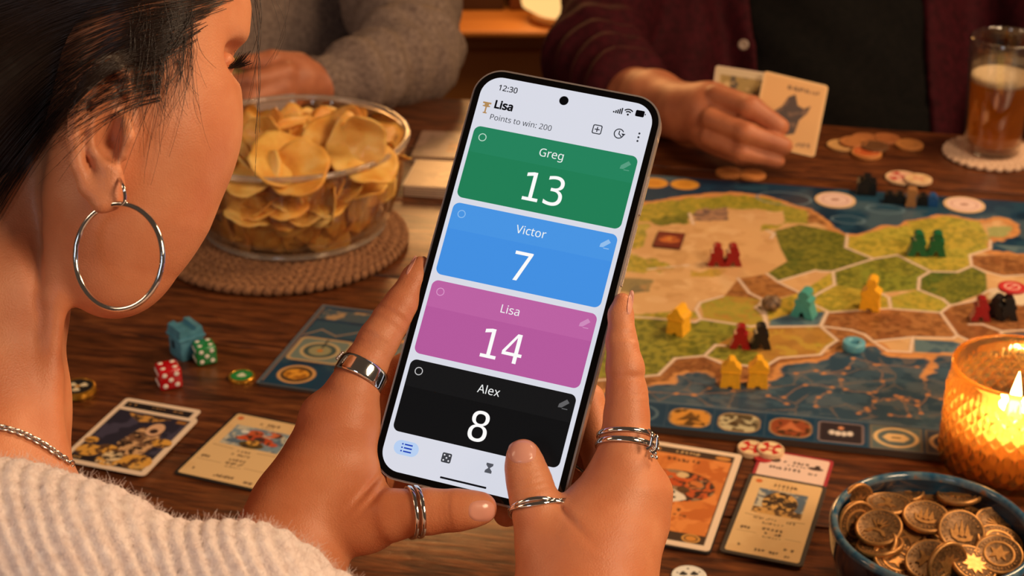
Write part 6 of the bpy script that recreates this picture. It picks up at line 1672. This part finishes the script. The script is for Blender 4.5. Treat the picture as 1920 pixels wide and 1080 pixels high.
# ------------------------------------------------------------ beer glass
bg = empty('beer_glass', (float(BG[0]), float(BG[1]), TZ+.0055), 0, 'straight beer glass half full of amber beer on the cream coaster', 'glass')
GH = .113; R0, R1 = .0262, .0335
rz = lambda z: R0+(R1-R0)*z/GH
M_bg = thin_glass('beer_glass_clear', (248, 244, 238), 1.0, 1.5, .04, base=.10)
bm_obj('glass_wall', bm_lathe([(0, .0004), (R0*.95, .0004), (R0, .002)]+[(rz(z), z) for z in np.linspace(.006, GH-.001, 10)]+[(R1-.0008, GH), (R1-.0018, GH-.001)]+[(rz(z)-.0018, z) for z in np.linspace(GH-.004, .009, 8)]+[(0, .008)], 72), M_bg, bg)
M_beer = bpy.data.materials.new('beer'); M_beer.use_nodes = True; ns, lk, b = nodes(M_beer)
b.inputs['Base Color'].default_value = (*S2L((214, 132, 30)), 1); b.inputs['Roughness'].default_value = .12; b.inputs['Transmission Weight'].default_value = .0
tr_ = ns.new('ShaderNodeBsdfTransparent'); tr_.inputs[0].default_value = (*S2L((246, 204, 110)), 1)
tl_ = ns.new('ShaderNodeBsdfTranslucent'); tl_.inputs[0].default_value = (*S2L((255, 208, 84)), 1)
ma_ = ns.new('ShaderNodeMixShader'); ma_.inputs[0].default_value = .62; mb_ = ns.new('ShaderNodeMixShader'); mb_.inputs[0].default_value = .10
lk.new(tr_.outputs[0], ma_.inputs[1]); lk.new(tl_.outputs[0], ma_.inputs[2]); lk.new(ma_.outputs[0], mb_.inputs[1]); lk.new(b.outputs[0], mb_.inputs[2]); lk.new(mb_.outputs[0], ns['Material Output'].inputs[0])
LH = .070
bm_obj('beer', bm_lathe([(0, .0095), (R0-.0035, .0095)]+[(rz(z)-.0024, z) for z in np.linspace(.012, LH-.001, 8)]+[(0, LH-.001)], 64), M_beer, bg)
M_foam = noise_mat('foam', [(0.35, (216, 190, 150)), (0.65, (242, 226, 200))], 500, .8, bump=.8, bscale=900, bdist=.001)
bm_obj('foam', bm_lathe([(0, LH), (rz(LH)-.0024, LH), (rz(LH)-.0023, LH+.0052), (rz(LH)-.0045, LH+.0072), (rz(LH)*.6, LH+.0056), (0, LH+.0052)], 64), M_foam, bg)
for a_, z_ in ((200, .098), (235, .104), (262, .108), (250, .094)): pass

# ------------------------------------------------------------ the two players across the table
def fold(p, base, at, dr, amp, per, reach, ph=0):
    s = (p-at)@dr; near = np.exp(-(((p-at)**2).sum(1))/reach**2)
    return amp*np.sin(s*2*pi/per+ph+1.3*np.sin((p@np.array([31., 17., 23.]))))*near
M_grey = noise_mat('grey_wool', [(0.3, (112, 94, 86)), (0.7, (150, 130, 118))], 220, .92, bump=.8, bscale=700, bdist=.0012)
M_mar = noise_mat('maroon_cloth', [(0.3, (44, 7, 15)), (0.7, (66, 13, 24))], 120, .8, bump=.5, bscale=900, bdist=.0006)
M_tee = noise_mat('black_tee', [(0.3, (9, 8, 8)), (0.7, (18, 15, 14))], 120, .85, bump=.4, bscale=900, bdist=.0005)
for _m in (M_mar, M_tee, M_grey): _m.node_tree.nodes['Principled BSDF'].inputs['Specular IOR Level'].default_value = .15
M_skin2 = skin_mat('skin_man', (196, 122, 86), (172, 100, 68), .1, .5)
GA0, GA1, GA2 = (592, 158, 1.605, 52), (680, 143, 1.63, 66), (768, 100, 1.70, 90)
def grey_sweater(p):
    arm = chain(p, [GA0, GA1, GA2], .02)
    up_ = chain(p, [GA2, (752, 0, 1.80, 102), (700, -180, 1.92, 125)], .03)
    tor = chain(p, [(545, -420, 2.0, 210), (500, -150, 1.98, 235), (470, 260, 1.96, 235)], .03)
    sh = chain(p, [(690, -200, 1.95, 130), (420, -330, 2.0, 130), (180, -230, 1.98, 130)], .03)
    o = smin(arm, up_, .025)
    q_ = o
    o2 = smin(tor, sh, .03)
    o = smin(q_, o2, .008)
    a = Q(700, 130, 1.62); d_ = QD(GA0[:3], GA2[:3])
    o = o+fold(p, 0, Q(720, 120, 1.60), d_, .0055, .030, .12)+fold(p, 0, Q(790, 40, 1.70), QD((790, 40, 1.7), (740, -100, 1.8)), .005, .05, .10, 1)
    cuff = crease(p, Q(618, 152, 1.60), d_, .004, .003, (0,), .06)
    return o+cuff
def grey_hand(p):
    palm = chain(p, [(600, 160, 1.60, 40), (556, 150, 1.585, 42), (535, 158, 1.575, 40)], .01)
    f1 = chain(p, [(535, 136, 1.56, 21), (475, 152, 1.545, 19), (415, 160, 1.55, 16)], .004)
    f2 = chain(p, [(530, 165, 1.56, 20), (470, 186, 1.545, 17), (415, 192, 1.555, 15)], .004)
    f3 = chain(p, [(535, 185, 1.565, 19), (480, 208, 1.555, 17), (430, 214, 1.56, 15)], .004)
    f4 = chain(p, [(548, 195, 1.575, 17), (510, 222, 1.565, 15), (465, 228, 1.565, 13)], .004)
    t = chain(p, [(560, 118, 1.58, 20), (510, 112, 1.565, 18), (460, 118, 1.56, 15)], .004)
    o = palm
    for f in (f1, f2, f3, f4): o = smin(o, f, .006)
    return smin(o, t, .006)
def mk(name, f, lo, hi, h, m, parent, it=1, label=None):
    V1, F1 = surface_nets(f, lo, hi, h); o = big_mesh(name, relax(V1, F1, it, .4), F1, m, parent)
    if label: tag(o, label)
    return o
man1 = empty('person.001', (0, 0, 0), 0, 'person in a grey wool sweater leaning a forearm on the far table edge', 'person')
mk('body', grey_hand, Q(360, 260, 1.5)-.06, Q(640, 60, 1.66)+.07, .0022, M_skin2, man1)
mk('sweater', grey_sweater, np.array([-.66, 1.42, .50]), np.array([-.02, 2.3, 1.45]), .006, M_grey, man1, label='grey wool sweater with rumpled sleeve')
def slab_card(label, pts, d, th, m, paint, name='game_card', group=None):
    """held card: px corners tl, tr, br, bl with depths"""
    q_ = [Q(x, y, dd) for (x, y), dd in zip(pts, d)]
    ex = ((q_[1]-q_[0])+(q_[2]-q_[3]))/2; ey = ((q_[0]-q_[3])+(q_[1]-q_[2]))/2
    W0, H0 = np.linalg.norm(ex), np.linalg.norm(ey); ex /= W0; n = np.cross(ex, ey/H0); n /= np.linalg.norm(n); ey = np.cross(n, ex)
    c = sum(q_)/4
    e = empty(name, (0, 0, 0), 0, label, 'card', group)
    e.matrix_world = Matrix(((ex[0], ey[0], n[0], c[0]), (ex[1], ey[1], n[1], c[1]), (ex[2], ey[2], n[2], c[2]), (0, 0, 0, 1)))
    bm_obj('card_stock', bm_prism(rrect(W0, H0, .003, 6), -th/2, th/2), m, e, angle=40)
    pn = Paint(W0*1000-2.4, H0*1000-2.4, .8, (206, 158, 104)); paint(pn); pn.obj('card_face', M_card, e, th/2+.0002)
def art_held(p):
    m = np.ones(len(p.X)); p.put(m, (220, 172, 116)); p.ring(0, 0, 200, 200, 1, (0, 0, 0)); p.rect(-p.w/2+2, -p.h/2+2, p.w/2-2, p.h/2-2, (212, 162, 106))
    m = p.soft(p.sd_poly([(-20, -6), (-8, 6), (-4, 16), (2, 20), (6, 10), (12, 8), (18, 12), (16, 4), (10, -4), (8, -18), (-2, -22), (-8, -10)])); p.put(m, (66, 46, 44)); p.mottle(m, [(110, 80, 64)], 5, 4, .56)
    p.glyphs(4, p.h/2-9, 22, 4, 8, (110, 80, 56), 5); p.glyphs(p.w/2-10, p.h/2-9, 8, 4, 3, (130, 92, 60), 6); p.glyphs(p.w/2-12, -p.h/2+8, 14, 5, 4, (110, 80, 60), 7)
def art_held2(p):
    m = np.ones(len(p.X)); p.put(m, (190, 170, 140)); m = p.rect(-p.w/2+4, -p.h/2+4, p.w/2-3, p.h/2-7, (150, 124, 70)); p.mottle(m, [(84, 70, 56), (190, 160, 110)], 7, 4, .46)
slab_card('light grey card held low in the hand of the person in grey', ((476, 184), (556, 176), (555, 204), (474, 212)), (1.545, 1.545, 1.535, 1.535), .001, mat('pale_card', (176, 166, 170), .5), lambda p: p.put(np.ones(len(p.X)), (176, 166, 170)))
slab_card('olive yellow card held in the fist of the person in grey', ((400, 104), (512, 112), (516, 140), (402, 146)), (1.575, 1.565, 1.56, 1.57), .001, mat('olive_card', (150, 124, 50), .5), lambda p: p.mottle(np.ones(len(p.X)), [(150, 122, 48), (120, 96, 44)], 9, 3, .3))

def shirt_torso(p, g=0):
    return chain(p, [(1565, -420, 1.98, 235), (1560, -120, 1.96, 262), (1560, 330, 1.93, 250)], .03, (FW, .72))-g
SH = chain
def tee(p): return shirt_torso(p)+.0025*np.sin(p[:, 0]*60+p[:, 2]*40+2*np.sin(p[:, 2]*25))
MA0, MA1, MA2 = (1168, 168, 1.655, 82), (1116, 112, 1.76, 88), (1195, -150, 1.93, 120)
def overshirt(p):
    tor = shirt_torso(p, .014)
    x = p[:, 0]; z = p[:, 2]
    dz = (p-CAM)@FW; px = (p-CAM)@RT/dz*FPX+960; zz = z
    # the open front: a wedge on the garment's own front, in metres
    lo_ = .262+.05*(1.45-zz)*0; 
    op = np.maximum(.268-.030*(zz-1.1)-x, x-(.445+.06*(1.25-zz)))
    front = np.maximum(-(op), 0)
    tor = np.maximum(tor, np.where((p[:, 1] < 1.88), -op*-1*-1, -1))
    sh = chain(p, [(1300, -270, 1.97, 150), (1225, -190, 1.95, 130)], .03)
    sh2 = chain(p, [(1830, -270, 1.97, 150), (1960, -120, 1.93, 130), (2010, 130, 1.80, 110), (1990, 200, 1.70, 85)], .03)
    arm = chain(p, [MA2, (1150, 0, 1.86, 92), MA1, MA0], .02)
    o = smin(smin(tor, sh, .02), sh2, .02)
    o = smin(o, chain(p, [(1240, -60, 1.92, 130), (1250, 120, 1.90, 110), (1250, 330, 1.88, 110)], .02), .02)
    o = smin(o, chain(p, [(1880, -60, 1.94, 130), (1880, 330, 1.92, 120)], .02), .02)
    o = smin(o, arm, .012)
    o = o+fold(p, 0, Q(1100, 120, 1.68), QD((1200, 180, 1.66), (1090, 60, 1.8)), .006, .045, .13)+fold(p, 0, Q(1330, 60, 1.8), np.array([1., 0, .1]), .004, .06, .2)
    return o
def man_arm(p):
    fa = chain(p, [(1180, 182, 1.64, 58), (1225, 194, 1.585, 60), (1290, 212, 1.525, 52), (1330, 216, 1.505, 54)], .01)
    back = chain(p, [(1330, 205, 1.505, 50), (1345, 240, 1.50, 50)], .01)
    f0 = chain(p, [(1345, 182, 1.485, 25), (1408, 202, 1.455, 22), (1462, 238, 1.452, 18)], .004)
    f1 = chain(p, [(1335, 224, 1.475, 23), (1400, 250, 1.445, 20), (1470, 274, 1.447, 17)], .004)
    f2 = chain(p, [(1330, 258, 1.478, 20), (1392, 286, 1.450, 17), (1458, 302, 1.452, 14)], .004)
    f3 = chain(p, [(1340, 272, 1.49, 20), (1390, 294, 1.47, 15), (1430, 298, 1.468, 12)], .004)
    th = chain(p, [(1345, 180, 1.52, 24), (1400, 200, 1.515, 20), (1440, 226, 1.513, 16)], .004)
    o = smin(fa, back, .012)
    for f in (f0, f1, f2, f3): o = smin(o, f, .002)
    return smin(o, th, .006)
man2 = empty('person.002', (0, 0, 0), 0, 'person in a maroon overshirt and black tee holding two cards', 'person')
mk('body', man_arm, Q(1100, 310, 1.46)-.10, Q(1490, 110, 1.68)+.09, .0022, M_skin2, man2)
mk('tee', tee, np.array([.16, 1.60, .55]), np.array([.62, 2.2, 1.45]), .006, M_tee, man2, label='black tee')
mk('overshirt', overshirt, np.array([-.02, 1.45, .50]), np.array([.82, 2.25, 1.50]), .006, M_mar, man2, label='open maroon overshirt with rolled sleeve')
bt_ = Q(1394, 84, 1.745)
o = bm_obj('button', bm_lathe([(0, .0012), (.0035, .0016), (.0055, .0022), (.006, .001), (.0055, 0), (0, 0)], 20), mat('button_grey', (150, 130, 118), .3), man2)
o.location = Vector(bt_); o.rotation_euler = Vector(CAM-bt_).to_track_quat('Z', 'Y').to_euler()
slab_card('tan card with a dark castle picture held at the front by the person in maroon', ((1437, 134), (1558, 163), (1522, 294), (1402, 266)), (1.49, 1.49, 1.475, 1.475), .0012, mat('held_edge', (222, 184, 134), .5), art_held)
slab_card('card with a pale edge held behind the tan card by the person in maroon', ((1343, 123), (1445, 138), (1425, 262), (1325, 246)), (1.505, 1.505, 1.49, 1.49), .0012, mat('held_edge_pale', (196, 170, 150), .5), art_held2)
